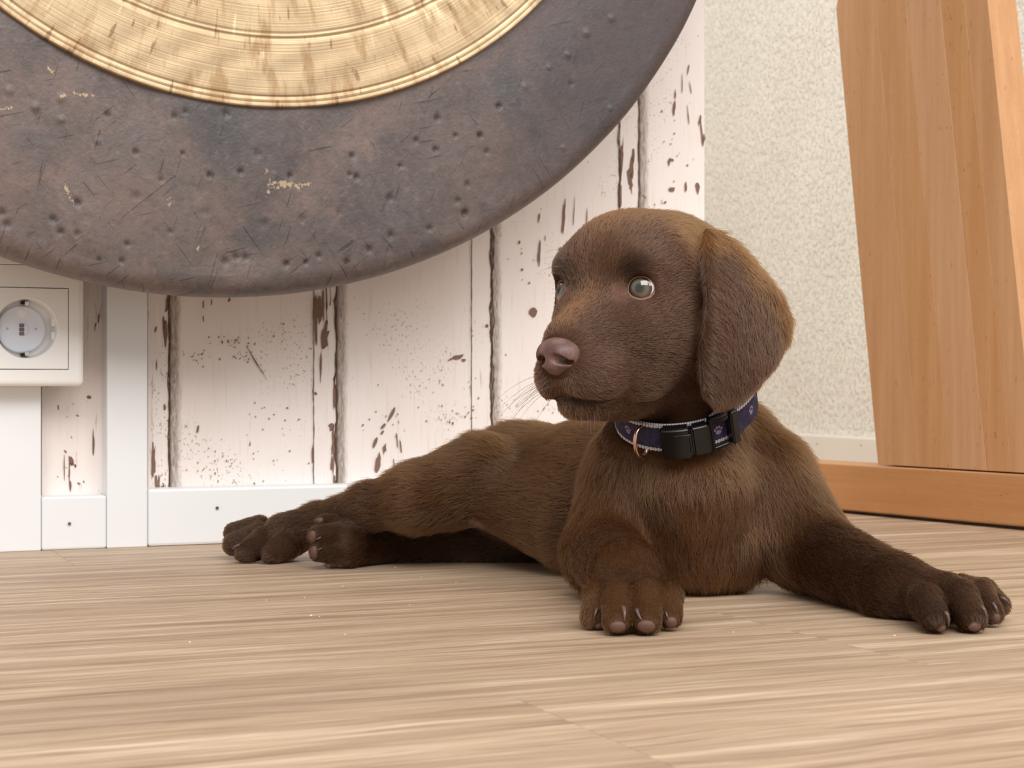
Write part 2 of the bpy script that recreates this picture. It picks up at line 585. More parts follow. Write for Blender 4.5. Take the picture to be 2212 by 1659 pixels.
# ------------------------------------------------------------------ the woodchip wall behind on the right
RY = math.atan(F / 1256.0)
RW = np.array([math.cos(RY), -math.sin(RY), 0.0])       # towards the camera, to the right
RN = np.array([-math.sin(RY), -math.cos(RY), 0.0])      # out of that wall
ZR = F * H / 168.5
R0 = np.array([(1810 - CX) / F * ZR, ZR, 0.0])
right = box('wall_right', -1.3, 1.40, 0.0, 0.12, 0, WALL_TOP, MAT_WOODCHIP)
right.location = R0
right.rotation_euler = (0, 0, -RY)
tag(right, 'cream woodchip wall behind the wooden stand', kind='structure')
MAT_BASE_R = m_plain('greyish_white_paint', (226, 218, 206), 0.4)
bb_h = 0.12 - (942 - CY) / F * ZR * 0.985
bm = bmesh.new()
box_bm(bm, -1.3, 1.40, -0.016, 0.0, 0, bb_h, 0.003, 2)
bbr = done('baseboard_right', bm, MAT_BASE_R)
bbr.location = R0
bbr.rotation_euler = (0, 0, -RY)
tag(bbr, 'pale grey baseboard of the woodchip wall', kind='structure')
bm = bmesh.new()
bmesh.ops.create_uvsphere(bm, u_segments=8, v_segments=6, radius=0.0012)
nm = bpy.data.meshes.new('nail_head')
bm.to_mesh(nm)
bm.free()
for (x, y) in ((1765, 959), (1860, 962)):
    k = (x - CX) / F
    a, b = R0 + RN * 0.016, RW
    s = (k * a[1] - a[0]) / (b[0] - k * b[1])
    p = a + b * s
    o = link('nail_head', nm, MAT_METAL, bbr)
    o.location = (s, -0.016, H + (CY - y) / F * p[1])

far = box('wall_far', -2.6, 0.55, 2.30, 2.42, 0, WALL_TOP, MAT_WOODCHIP)
far.location = P0
far.rotation_euler = (0, 0, YAW)
tag(far, 'woodchip wall closing the recess behind the board wall', kind='structure')

# ------------------------------------------------------------------ floor: boards parallel to the back wall
floor = box('floor', -2.6, 2.3, -1.5, 2.45, -0.03, -0.0042, MAT_SUBFLOOR)
floor.location = P0
floor.rotation_euler = (0, 0, YAW)
tag(floor, 'light oak plank floor', kind='structure')
PW = 0.185
seam0 = -0.683
joints = {0: -0.278, 1: -0.085, 2: -0.62, 3: 0.36, 4: -0.36, 5: 0.10, -1: 0.22, -2: -0.5}
row = -4
while True:
    ya, yb = seam0 - PW + PW * row, seam0 + PW * row
    row_id = row
    row += 1
    if ya > 2.4: break
    if yb < -1.45: continue
    j = joints.get(row_id, rnd.uniform(-.6, .6))
    cuts = [-2.6] + sorted(c for c in (j - 1.28, j, j + 1.28) if -2.55 < c < 2.25) + [2.3]
    for a, b in zip(cuts[:-1], cuts[1:]):
        o = box('plank', a + 0.0001, b - 0.0001, ya + 0.0001, yb - 0.0001, -0.0045, 0.0, MAT_FLOOR, floor, 0.0003, 1)

crumb_spots = [(410, 1388, 6), (575, 1297, 4), (658, 1291, 4), (672, 1331, 7), (690, 1333, 4), (745, 1371, 5), (885, 1307, 4), (854, 1226, 5), (740, 1267, 4), (1932, 1374, 7), (1584, 1366, 4), (985, 1258, 4), (910, 1247, 4)]
bm = bmesh.new()
bmesh.ops.create_icosphere(bm, subdivisions=2, radius=0.5)
for v in bm.verts:
    v.co *= 1 + rnd.uniform(-.28, .28)
    v.co.z *= 0.6
crumb_me = bpy.data.meshes.new('crumb')
bm.to_mesh(crumb_me)
bm.free()
for (x, y, d) in crumb_spots:
    Y = F * H / (y - CY)
    o = link('crumb', crumb_me, MAT_CRUMB)
    s = d / F * Y * 0.8
    o.scale = (s, s, s * .8)
    o.location = px(x, y, Y) + np.array([0, 0, s * 0.2])
    o.rotation_euler = (0, 0, rnd.random() * 6)
    tag(o, 'tiny white crumb lying on the oak floor', 'crumb', 'white crumbs scattered on the floor')

# ------------------------------------------------------------------ gong, hanging in front of the back wall
Z0 = 1.24
GOFF = (1.375 - Z0) * math.cos(YAW) + BB
u_ref = float(np.dot(np.array([0, Z0, 0]) - P0, W))
GU, GZ, GR = u_ref - 0.1715 * Z0, H + 0.3885 * Z0, 0.3402 * Z0
AU, AZ, AR = u_ref - 0.1522 * Z0 - GU, (0.3890 - 0.3885) * Z0, 0.2370 * Z0      # polished centre, a little off the rim's centre
gong = empty('gong', P0 + W * GU + N * GOFF + np.array([0, 0, GZ]), YAW)
tag(gong, 'large dark bronze gong with polished golden centre hanging before the board wall', 'gong')


def make_gong_dark():
    M = Mat('dark_bronze', rough=0.5, metal=0.0, spec=0.45)
    v = M.coord()
    a = M.noise(v, 9.0, 5, 0.62, 0.6)
    col = M.ramp(a, [(0.32, srgb(84, 81, 83)), (0.46, srgb(104, 94, 92)), (0.58, srgb(117, 102, 98)), (0.72, srgb(130, 108, 98))])
    b = M.noise(v, 40.0, 6, 0.72, 0.6)
    col = M.mix(M.math('MULTIPLY', M.step(b, 0.55, 0.72), 0.55), col, srgb(74, 69, 73))
    c = M.noise(v, 30.0, 6, 0.7, 0.5)
    col = M.mix(M.math('MULTIPLY', M.step(c, 0.56, 0.70), 0.40), col, srgb(140, 116, 104))
    # thin scratches in two directions
    for rot, sc_ in ((0.7, 1.0), (-0.9, 1.3), (0.25, 0.8), (1.3, 1.1)):
        m0 = M.n('ShaderNodeMapping')
        m0.inputs['Rotation'].default_value = (0, rot, 0)
        M.l(v, m0.inputs['Vector'])
        mp = M.n('ShaderNodeMapping')
        mp.inputs['Scale'].default_value = (26 * sc_, 26, 420 * sc_)
        M.l(m0.outputs['Vector'], mp.inputs['Vector'])
        s = M.step(M.noise(mp.outputs['Vector'], 1.0, 2, 0.4), 0.69, 0.73)
        col = M.mix(M.math('MULTIPLY', s, 0.6), col, srgb(50, 46, 50))
    mott = M.noise(v, 180.0, 4, 0.7)
    col = M.mix(M.math('MULTIPLY', M.step(mott, 0.50, 0.66), 0.28), col, srgb(70, 62, 62))
    col = M.mix(M.math('MULTIPLY', M.step(mott, 0.46, 0.32), 0.22), col, srgb(150, 132, 124))
    pit = M.step(M.noise(v, 260.0, 3, 0.6), 0.72, 0.76)
    col = M.mix(M.math('MULTIPLY', pit, 0.5), col, srgb(52, 48, 50))
    fl = M.step(M.noise(v, 120.0, 5, 0.75, 0.3), 0.73, 0.76)
    col = M.mix(M.math('MULTIPLY', fl, 0.8), col, srgb(206, 178, 140))
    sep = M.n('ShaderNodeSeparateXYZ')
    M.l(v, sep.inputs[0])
    # the dark reflection on the right side is painted in as cooler, darker grey
    sa = M.n('ShaderNodeAttribute', attribute_name='scrape')
    scr = M.step(M.math('ADD', M.noise(v, 420.0, 3, 0.7), M.math('MULTIPLY', sa.outputs['Fac'], 0.30)), 0.74, 0.80)
    col = M.mix(M.math('MULTIPLY', M.math('MULTIPLY', scr, M.step(sa.outputs['Fac'], 0.05, 0.3)), 0.6), col, srgb(214, 190, 152))
    da = M.n('ShaderNodeAttribute', attribute_name='dent')
    col = M.mix(M.math('MULTIPLY', da.outputs['Fac'], 0.75), col, srgb(44, 38, 40))
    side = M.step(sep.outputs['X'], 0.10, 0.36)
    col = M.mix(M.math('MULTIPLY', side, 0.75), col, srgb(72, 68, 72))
    M.base(col)
    M.l(M.math('ADD', M.math('MULTIPLY', a, 0.3), 0.33), M.b.inputs['Roughness'])
    M.bump(M.math('ADD', M.noise(v, 70.0, 4), M.math('MULTIPLY', M.noise(v, 420.0, 3), 0.5)), 0.45, 0.0016)
    return M.m


def make_gong_gold():
    M = Mat('polished_bronze', rough=0.40, metal=0.70, spec=0.5)
    v = M.coord(out='UV')
    sep = M.n('ShaderNodeSeparateXYZ')
    M.l(v, sep.inputs[0])

    def sc(s):
        mp = M.n('ShaderNodeMapping')
        mp.inputs['Scale'].default_value = s
        M.l(v, mp.inputs['Vector'])
        return mp.outputs['Vector']
    col = M.ramp(M.noise(sc((14, 9, 1)), 1.0, 4, 0.6), [(0.3, srgb(178, 153, 120)), (0.7, srgb(202, 180, 147))])
    ham = M.noise(sc((78, 22, 1)), 1.0, 3, 0.6)
    col = M.mix(M.math('MULTIPLY', M.step(ham, 0.49, 0.66), 0.65), col, srgb(150, 118, 80))
    mk = M.noise(sc((170, 42, 1)), 1.0, 2, 0.5)
    col = M.mix(M.math('MULTIPLY', M.step(mk, 0.625, 0.70), 0.75), col, srgb(128, 100, 74))
    lt = M.noise(sc((110, 26, 1)), 1.0, 3, 0.5)
    col = M.mix(M.math('MULTIPLY', M.step(lt, 0.64, 0.74), 0.6), col, srgb(232, 210, 168))
    lathe = M.noise(sc((2.5, 900, 1)), 1.0, 3, 0.7)
    col = M.mix(M.math('MULTIPLY', M.step(lathe, 0.5, 0.75), 0.30), col, srgb(150, 116, 76))
    M.base(col)
    M.l(M.math('ADD', M.math('MULTIPLY', ham, 0.25), 0.28), M.b.inputs['Roughness'])
    hgt = M.math('ADD', M.math('MULTIPLY', lathe, 0.5), M.math('MULTIPLY', ham, 0.8))
    M.bump(hgt, 0.35, 0.0012)
    return M.m


MAT_GONG = make_gong_dark()
MAT_GOLD = make_gong_gold()


def gong_uv(x, y):
    """photograph position to the gong's own x, z"""
    u, z = uz(x, y, GOFF)
    return u - GU, z - GZ


dents = [(296, 326, 6, 1), (398, 329, 5, 1), (457, 376, 7, 1), (523, 369, 7, 1), (632, 377, 7, 1), (765, 334, 6, 1), (761, 374, 5, 1), (776, 380, 7, 1), (872, 355, 5, 1), (905, 300, 6, 1),
         (948, 320, 7, 1), (991, 290, 5, 1), (1043, 288, 5, 1), (1060, 324, 7, .8), (950, 252, 8, .9), (1081, 228, 6, .8), (172, 434, 8, 1), (135, 257, 7, -.8), (78, 230, 8, -.8), (215, 303, 6, -.8),
         (133, 210, 8, -.6), (235, 245, 6, .9), (120, 470, 8, .9), (137, 497, 8, .9), (173, 502, 7, .7), (282, 524, 6, .9), (271, 560, 7, .9), (222, 557, 6, .8), (497, 561, 9, .8), (630, 567, 8, 1),
         (700, 549, 7, .9), (762, 562, 9, 1), (672, 564, 6, 1), (520, 552, 8, .7), (542, 553, 8, .7), (810, 535, 9, .8), (855, 505, 9, .8), (940, 490, 8, .7), (1018, 460, 9, .8), (1020, 395, 8, .7),
         (22, 194, 8, -.7), (20, 480, 9, .8), (10, 455, 8, .8), (850, 425, 9, .7), (1000, 430, 8, .7), (560, 330, 9, .5), (352, 386, 5, .8), (490, 244, 8, .7), (378, 250, 6, .8), (402, 240, 6, .7),
         (375, 497, 7, .5), (1330, 36, 8, -.9), (1276, 68, 9, -.9), (1236, 115, 8, -.9), (1193, 143, 6, -.8), (1085, 226, 6, .8), (1045, 290, 6, .9), (1018, 455, 9, .8), (1243, 177, 6, .7),
         (1336, 228, 6, -.7), (1232, 315, 6, -.7), (1140, 185, 7, -.5), (660, 470, 9, .4), (450, 455, 10, .4), (300, 420, 10, .4), (740, 455, 9, .4), (580, 480, 10, .4)]
dn = np.array([(*gong_uv(x, y), r / F * 1.25, s) for (x, y, r, s) in dents])


def polar_mesh(name, radii, depths, angles, mat, disp=None, centre=(0, 0), close=True):
    """rings about the axis; depths are towards the wall (+y)"""
    nr, na = len(radii), len(angles)
    R, A = np.meshgrid(radii, angles, indexing='ij')
    X, Zc = centre[0] + R * np.cos(A), centre[1] + R * np.sin(A)
    Yd = np.repeat(np.asarray(depths)[:, None], na, 1)
    if disp is not None:
        Yd = Yd + disp(X, Zc, R)
    co = np.stack([X, Yd, Zc], -1).reshape(-1, 3)
    i = np.arange(nr - 1)[:, None] * na + np.arange(na)[None, :]
    j = np.arange(nr - 1)[:, None] * na + (np.arange(na)[None, :] + 1) % na
    q = np.stack([i, j, j + na, i + na], -1).reshape(-1, 4)
    me = bpy.data.meshes.new(name)
    me.vertices.add(len(co))
    me.vertices.foreach_set('co', co.astype(np.float32).ravel())
    me.loops.add(q.size)
    me.loops.foreach_set('vertex_index', q.astype(np.int32).ravel())
    me.polygons.add(len(q))
    me.polygons.foreach_set('loop_start', np.arange(0, q.size, 4, dtype=np.int32))
    me.polygons.foreach_set('loop_total', np.full(len(q), 4, dtype=np.int32))
    uvl = me.uv_layers.new(name='UVMap')
    uv = np.stack([A * 0.28, R], -1).reshape(-1, 2)[q.ravel()]
    uvl.data.foreach_set('uv', uv.astype(np.float32).ravel())
    me.update()
    me.validate()
    return link(name, me, mat, gong, True)


# the visible lower arc gets a fine division, the rest a coarse one
fine = np.linspace(math.radians(-152), math.radians(-18), 760)
coarse = np.linspace(math.radians(-18), math.radians(208), 200)[1:-1]
ang = np.concatenate([fine, coarse])


def dark_disp(X, Zc, R):
    d = 0.0012 * np.sin(X * 31 + 1.0) * np.sin(Zc * 27) + 0.0006 * np.sin(X * 83) * np.cos(Zc * 71 + 2)
    d *= np.clip((rad[-1] - R) / 0.012, 0, 1)
    for (a, b, r, s) in dn:
        q = ((X - a) ** 2 + (Zc - b) ** 2) / (r * r)
        m = q < 9
        d[m] += s * 0.0019 * np.exp(-q[m] ** 1.5 * 1.2)
    return d


EDGE = 0.017                                            # the face turns back into the rim with this radius
T0 = 0.16
rad = np.linspace(AR * 0.86, GR - EDGE * (1 - math.sin(T0)), 116)
surround = polar_mesh('dark_surround', rad, 0.0016 + 0.012 * ((rad - rad[0]) / (rad[-1] - rad[0])) ** 2, ang, MAT_GONG, dark_disp)
REND = rad[-1]
dv_ = np.array([v.co[:] for v in surround.data.vertices])
dent_a = np.zeros(len(dv_))
for (a, b, r, s) in dn:
    q = ((dv_[:, 0] - a) ** 2 + (dv_[:, 2] - b) ** 2) / (r * r)
    if s > 0: dent_a = np.maximum(dent_a, s * np.exp(-(q * 1.5) ** 2))
sc_a = np.zeros(len(dv_))
for pl, wd_ in (([(578, 425), (585, 412)], 5), ([(600, 405), (618, 398), (675, 396)], 5), ([(144, 392), (150, 412), (160, 432)], 6), ([(108, 145), (118, 160)], 6), ([(134, 208), (150, 200), (175, 202), (208, 208)], 5),
                ([(0, 232), (35, 230)], 4), ([(590, 392), (655, 400)], 12), ([(1376, 140), (1408, 108)], 2.5), ([(370, 425), (372, 445)], 4), ([(577, 372), (583, 366)], 5), ([(745, 418), (752, 412)], 4), ([(435, 540), (438, 530)], 5)):
    for (p_, q_) in zip(pl[:-1], pl[1:]):
        a_, b_ = np.array(gong_uv(*p_)), np.array(gong_uv(*q_))
        e_ = b_ - a_
        pp = dv_[:, [0, 2]] - a_
        t_ = np.clip(pp @ e_ / (e_ @ e_), 0, 1)
        d_ = np.linalg.norm(pp - t_[:, None] * e_, axis=1) / (wd_ / F * 1.2)
        sc_a = np.maximum(sc_a, np.exp(-d_ ** 2))
sa_ = surround.data.attributes.new('scrape', 'FLOAT', 'POINT')
sa_.data.foreach_set('value', sc_a.astype(np.float32))
da_ = surround.data.attributes.new('dent', 'FLOAT', 'POINT')
da_.data.foreach_set('value', dent_a.astype(np.float32))
t = np.linspace(T0, math.pi / 2 * 1.10, 18)
rr = REND - EDGE * math.sin(T0) + EDGE * np.sin(t)
dd = 0.0136 - EDGE * (1 - math.cos(T0)) + EDGE * (1 - np.cos(t))
rr2 = np.concatenate([rr, [rr[-1] - 0.004, rr[-1] - 0.008, rr[-1] - 0.010, rr[-1] - 0.0125]])
dd2 = np.concatenate([dd, [dd[-1] + 0.018, dd[-1] + 0.036, dd[-1] + 0.037, dd[-1] + 0.034]])
rim = polar_mesh('rim', rr2, dd2, ang, MAT_GONG, lambda X, Zc, R: 0.0009 * np.sin(X * 60) * np.cos(Zc * 52) * np.clip((R - REND) / 0.008, 0, 1))


def prof(r):
    d = -0.0014 - 0.004 * (1 - (r / AR) ** 2)
    for (g, w, h) in ((0.247, 0.0014, 0.0006), (0.2435, 0.0010, 0.0003), (0.2865, 0.0010, 0.0005), (0.2905, 0.0008, 0.0002), (0.217, 0.0012, 0.0008), (0.17, 0.0015, 0.001)):
        d = d + h * np.exp(-((r - g) / w) ** 2)
    return d


ra = np.concatenate([np.linspace(0.002, 0.15, 16)[:-1], np.linspace(0.15, AR - 0.0008, 300), [AR - 0.0002, AR, AR + 0.0002]])
pd_ = prof(ra)
pd_[-3:] += np.array([0.0006, 0.0020, 0.0090])


def ragged(X, Zc, R):
    return 0.0003 * np.sin(X * 140 + 3 * np.sin(Zc * 60)) * np.cos(Zc * 120) * np.clip(R / AR, 0, 1)


ang2 = np.concatenate([np.linspace(math.radians(-160), math.radians(-20), 420), np.linspace(math.radians(-20), math.radians(200), 150)[1:-1]])
gold = polar_mesh('golden_centre', ra, pd_, ang2, MAT_GOLD, ragged, (AU, AZ))
gold['label'] = 'polished golden centre with lathe rings'
# two hanging cords up to a hook high above the frame
MAT_CORD = m_plain('cord_black', (38, 34, 32), 0.8)
for s in (-1, 1):
    bm = bmesh.new()
    a0 = Vector((s * GR * 0.30, 0.03, math.sqrt(1 - 0.09) * GR - 0.02))
    a1 = Vector((s * 0.02, 0.03, 1.75 - GZ))
    cyl_bm(bm, (a0 + a1) / 2, a1 - a0, 0.0025, (a1 - a0).length, 10)
    done('hanging_cord', bm, MAT_CORD, gong)
bm = bmesh.new()
box_bm(bm, -0.05, 0.05, 0.022, GOFF - 0.0008, 1.735 - GZ, 1.765 - GZ, 0.004, 2)
done('wall_hook', bm, MAT_METAL, gong)

# ------------------------------------------------------------------ beech stand on the right
SY = math.atan(F / (CX + 1090.0))                       # its beam runs towards the camera
SW = np.array([math.cos(SY), -math.sin(SY), 0.0])
SN = np.array([-math.sin(SY), -math.cos(SY), 0.0])
LIFT = 0.003
zb = (H - LIFT) * F / (1101.5 - CY)
S0 = np.array([(1813 - CX) / F * zb, zb, 0.0])          # foot of the beam's front face at photograph column 1813
stand = empty('wooden_stand', S0, -SY)
tag(stand, 'beech wood stand with a leaning laminated upright on a long floor beam', 'stand')


def s_at(x, off=0.0):
    k = (x - CX) / F
    a = S0 + SN * off
    return (k * a[1] - a[0]) / (SW[0] - k * SW[1])


def sz(x, y, off=0.0):
    s = s_at(x, off)
    p = S0 + SN * off + SW * s
    return s, H + (CY - y) / F * p[1]


bt = sz(1813, 1001.5)[1]
BEAM_D = 0.045
beam = box('foot_beam', s_at(1640), s_at(2330), 0.0, BEAM_D, LIFT, bt, MAT_BEECH_X, stand, 0.0018, 3)
for x in (1665, 2290):
    s = s_at(x)
    bm = bmesh.new()
    cyl_bm(bm, (s, BEAM_D / 2, LIFT / 2), (0, 0, 1), 0.012, LIFT, 20)
    done('foot_pad', bm, m_plain('felt_grey', (120, 112, 104), 0.9) if x == 1665 else bpy.data.materials['felt_grey'], stand)
# leaning upright: five glued staves
UO = 0.0015                                             # stands a little back of the beam's front face
xl0, xl1 = sz(1896, 1003.5, -UO), sz(1806, 24, -UO)
xr0, xr1 = sz(2240, 1022, -UO), sz(2134, 0, -UO)
lean = (xl1[0] - xl0[0]) / (xl1[1] - xl0[1])
wid = xr0[0] - xl0[0]
ztop = sz(1815, -14, -UO)[1]
zbot = bt + 0.0012
wd = (xr1[0] - (xl0[0] + lean * (xr1[1] - xl0[1])))
upright = empty('upright', (0, 0, 0))
upright.parent = stand
UD = 0.034
cuts = [0.0, 0.285, 0.49, 0.71, 0.86, 1.0]
for i in range(5):
    a0, a1 = cuts[i] * wd, cuts[i + 1] * wd
    hgt_ = ztop - zbot
    pts = [(a0, 0), (a1, 0)]
    if i == 4:
        pts += [(a1, hgt_ - 0.012), (a1 - 0.003, hgt_ - 0.004), (a1 - 0.011, hgt_)]
    else:
        pts += [(a1, hgt_)]
    if i == 0:
        pts += [(a0 + 0.011, hgt_), (a0 + 0.004, hgt_ - 0.004), (a0, hgt_ - 0.013)]
    else:
        pts += [(a0, hgt_)]
    pts = [(x + 0.00006 if x == a0 else (x - 0.00006 if x == a1 else x), z) for (x, z) in pts]
    o = prism('stave', pts, UO, UO + UD, MAT_BEECH_Z, upright, 0.0)
    bv = o.modifiers.new('edge', 'BEVEL')
    bv.width = 0.0004
    bv.segments = 1
    # shear so that the upright leans
    for v in o.data.vertices:
        v.co.x += xl0[0] + lean * v.co.z + lean * (zbot - xl0[1])
        v.co.z += zbot
    o.data.update()

# ------------------------------------------------------------------ wall socket
SO = 0.046                                              # front of the socket plate off the paper
sock = empty('wall_socket', P0, YAW)
tag(sock, 'white double wall socket with round recess, under the gong', 'socket')


def swz(x, y, off=SO):
    return uz(x, y, off)


ux1, zlo = swz(181.5, 834)
_, zc = swz(63, 709)
un = swz(147, 709)[0]
uc = swz(63, 709)[0]
hw = un - uc
ZH = z_at(60, 622, SO), z_at(60, 797, SO)
ih = (ZH[0] - ZH[1]) / 2
zc = (ZH[0] + ZH[1]) / 2
hw = ih
uc = un - hw
ux0 = uc - (ux1 - uc)
PITCH = 0.0735


G = 0.0005
holes = [(uc - hw - G, uc + hw + G, zc - ih - G, zc + ih + G), (uc - hw - G, uc + hw + G, zc + PITCH - ih - G, zc + PITCH + ih + G)]


def plate_frame(x0, x1, z0, z1, holes, yf, yb, R):
    bm = bmesh.new()

    def loop(inset, y):
        r = R - inset
        vs = []
        for (cx_, cz_, a0) in ((x1 - R, z1 - R, 0), (x0 + R, z1 - R, 90), (x0 + R, z0 + R, 180), (x1 - R, z0 + R, 270)):
            for k in range(7):
                a = math.radians(a0 + 15 * k)
                vs.append(bm.verts.new((cx_ + r * math.cos(a), y, cz_ + r * math.sin(a))))
        return vs
    loops = [loop(0, yb)] + [loop((R - 1e-5) * (1 - math.cos(t_)), yf + R * (1 - math.sin(t_))) for t_ in np.linspace(0, math.pi / 2, 7)]
    for a, b in zip(loops[:-1], loops[1:]):
        for i in range(len(a)):
            f = bm.faces.new((a[i], a[(i + 1) % len(a)], b[(i + 1) % len(a)], b[i]))
            f.smooth = True

    def quad(*p):
        bm.faces.new([bm.verts.new(q) for q in p])
    X0, X1, Z0_, Z1 = x0 + R, x1 - R, z0 + R, z1 - R
    hx0, hx1 = holes[0][0], holes[0][1]
    quad((X0, yf, Z0_), (hx0, yf, Z0_), (hx0, yf, Z1), (X0, yf, Z1))
    quad((hx1, yf, Z0_), (X1, yf, Z0_), (X1, yf, Z1), (hx1, yf, Z1))
    zs = [Z0_] + [v for h in holes for v in (h[2], h[3])] + [Z1]
    for a, b in zip(zs[0::2], zs[1::2]):
        quad((hx0, yf, a), (hx1, yf, a), (hx1, yf, b), (hx0, yf, b))
    for h in holes:
        c = [(h[0], h[2]), (h[1], h[2]), (h[1], h[3]), (h[0], h[3])]
        for i in range(4):
            p, q = c[i], c[(i + 1) % 4]
            quad((p[0], yf, p[1]), (q[0], yf, q[1]), (q[0], yb, q[1]), (p[0], yb, p[1]))
    bmesh.ops.recalc_face_normals(bm, faces=bm.faces)
    return done('frame', bm, MAT_PLASTIC, sock)


fr = plate_frame(ux0, ux1, zlo, zc + PITCH + (zc - zlo), holes, -SO, -BB - 0.0002, 0.0038)
box('back_box', ux0 + 0.012, ux1 - 0.012, -SO + 0.0175, -0.0002 - BB, zlo + 0.012, zc + PITCH + (zc - zlo) - 0.012, MAT_SHADOWGAP, sock)
# insert with a round recess: square outside, circle inside, then the recess wall and its bottom
RC, DEP = hw * 0.735, 0.0150
RB = RC * 0.93


def socket_insert():
    bm = bmesh.new()
    n = 96
    ring = lambda r, y: [bm.verts.new((uc + r * math.cos(2 * math.pi * i / n), y, zc + r * math.sin(2 * math.pi * i / n))) for i in range(n)]

    def sq(y, m=0.0):
        out = []
        for i in range(n):
            a = 2 * math.pi * i / n
            c, s = math.cos(a), math.sin(a)
            k = (hw - m) / max(abs(c), abs(s))
            out.append(bm.verts.new((uc + k * c, y, zc + k * s)))
        return out
    yf = -SO - 0.0004
    rings = [sq(-SO + 0.012), sq(yf + 0.0003), sq(yf, 0.0003), ring(RC + 0.0006, yf), ring(RC, yf + 0.0006), ring(RB, yf + DEP), ring(RB * 0.5, yf + DEP)]
    for a, b in zip(rings[:-1], rings[1:]):
        for i in range(n):
            bm.faces.new((a[i], a[(i + 1) % n], b[(i + 1) % n], b[i]))
    bm.faces.new(rings[-1])
    bmesh.ops.recalc_face_normals(bm, faces=bm.faces)
    return done('insert', bm, MAT_PLASTIC, sock)


ins = socket_insert()
box('blank_insert', uc - hw, uc + hw, -SO - 0.0004, -SO + 0.012, zc + PITCH - ih, zc + PITCH + ih, MAT_PLASTIC, sock, 0.0004)
yb_ = -SO + DEP - 0.0004
bm = bmesh.new()
sc_off = -0.0022
cyl_bm(bm, (uc + sc_off, yb_ - 0.0022, zc - 0.0004), (0, -1, 0), RB * 0.845, 0.0040, 64, bev=0.0006)
sd = done('safety_disc', bm, MAT_SAFETY, sock)
bm = bmesh.new()
cyl_bm(bm, (uc + sc_off, yb_ - 0.0045, zc - 0.0004), (0, -1, 0), RB * 0.24, 0.0016, 32, bev=0.0004)
done('centre_boss', bm, MAT_SAFETY, sd)
bm = bmesh.new()
for k in range(3):
    box_bm(bm, uc + sc_off - 0.0018, uc + sc_off + 0.0016, yb_ - 0.0062, yb_ - 0.005, zc - 0.0046 + k * 0.0029, zc - 0.0022 + k * 0.0029, 0.0004, 1)
done('screw', bm, MAT_METAL, sd)
for s in (-1, 1):
    bm = bmesh.new()
    cyl_bm(bm, (uc + sc_off + s * 0.0098, yb_ - 0.0042, zc), (0, -1, 0), 0.0009, 0.0004, 16)
    done('pin_hole', bm, m_plain('pin_hole_violet', (190, 176, 200), 0.5) if s < 0 else bpy.data.materials['pin_hole_violet'], sd)
bm = bmesh.new()
cyl_bm(bm, (uc + sc_off, yb_ - 0.0042, zc + RB * 0.56), (0, -1, 0), 0.0030, 0.0006, 24, bev=0.0002)
done('round_mark', bm, MAT_PLASTIC, sd)
MAT_CLIP = m_plain('clip_metal', (214, 208, 200), 0.3, 0.6)
for s in (-1, 1):
    z = zc + s * RB * 0.985
    bm = bmesh.new()
    box_bm(bm, uc - 0.0006, uc + 0.0024, yb_ - 0.0100, yb_ - 0.001, min(z, z - s * 0.0030), max(z, z - s * 0.0030), 0.0005, 2)
    done('earth_clip', bm, MAT_CLIP, ins)
    bm = bmesh.new()
    box_bm(bm, uc - 0.0026, uc - 0.0008, yb_ - 0.0096, yb_ - 0.001, min(z, z - s * 0.0016), max(z, z - s * 0.0016))
    done('clip_slot', bm, MAT_BLACKHOLE, ins)
for s in (-1, 1):
    for dz in (-0.0048, 0.0048):
        bm = bmesh.new()
        box_bm(bm, uc + s * RB * 0.985 - 0.0014, uc + s * RB * 0.985 + 0.0014, yb_ - 0.0105, yb_ - 0.0005, zc + dz - 0.0030, zc + dz + 0.0030, 0.0005, 1)
        done('guide_rib', bm, MAT_PLASTIC, ins)

# ------------------------------------------------------------------ the puppy: one smooth body grown from tapered limbs and ellipsoids
class Field:
    def __init__(self, lo, hi, h):
        self.lo, self.h = np.array(lo, float), h
        self.n = np.ceil((np.array(hi) - self.lo) / h).astype(int) + 1
        self.v = np.full(self.n, 0.05, np.float32)

    def sub(self, lo, hi):
        a = np.maximum(np.floor((np.asarray(lo) - self.lo) / self.h).astype(int), 0)
        b = np.minimum(np.ceil((np.asarray(hi) - self.lo) / self.h).astype(int) + 1, self.n)
        if np.any(b <= a): return None
        sl = tuple(slice(i, j) for i, j in zip(a, b))
        ax = [(self.lo[k] + self.h * np.arange(a[k], b[k])).astype(np.float32) for k in range(3)]
        return sl, np.meshgrid(*ax, indexing='ij', sparse=True)

    def add(self, fn, lo, hi, k, cut=False):
        pad = k + 2.5 * self.h + 0.001
        r = self.sub(np.asarray(lo) - pad, np.asarray(hi) + pad)
        if r is None: return
        sl, (X, Y, Z) = r
        d = fn(X, Y, Z)
        v = self.v[sl]
        if not cut:
            hh = np.maximum(k - np.abs(v - d), 0) / k
            self.v[sl] = np.minimum(v, d) - hh * hh * k * 0.25
        else:
            d = -d
            hh = np.maximum(k - np.abs(v - d), 0) / k
            self.v[sl] = np.maximum(v, d) + hh * hh * k * 0.25


def f_cone(a, b, ra, rb):
    a, b = np.asarray(a, np.float32), np.asarray(b, np.float32)
    ba = b - a
    L2 = float(ba @ ba)

    def fn(X, Y, Z):
        t = np.clip(((X - a[0]) * ba[0] + (Y - a[1]) * ba[1] + (Z - a[2]) * ba[2]) / L2, 0, 1)
        return np.sqrt((X - a[0] - t * ba[0]) ** 2 + (Y - a[1] - t * ba[1]) ** 2 + (Z - a[2] - t * ba[2]) ** 2) - (ra + (rb - ra) * t)
    r = max(ra, rb)
    return fn, np.minimum(a, b) - r, np.maximum(a, b) + r


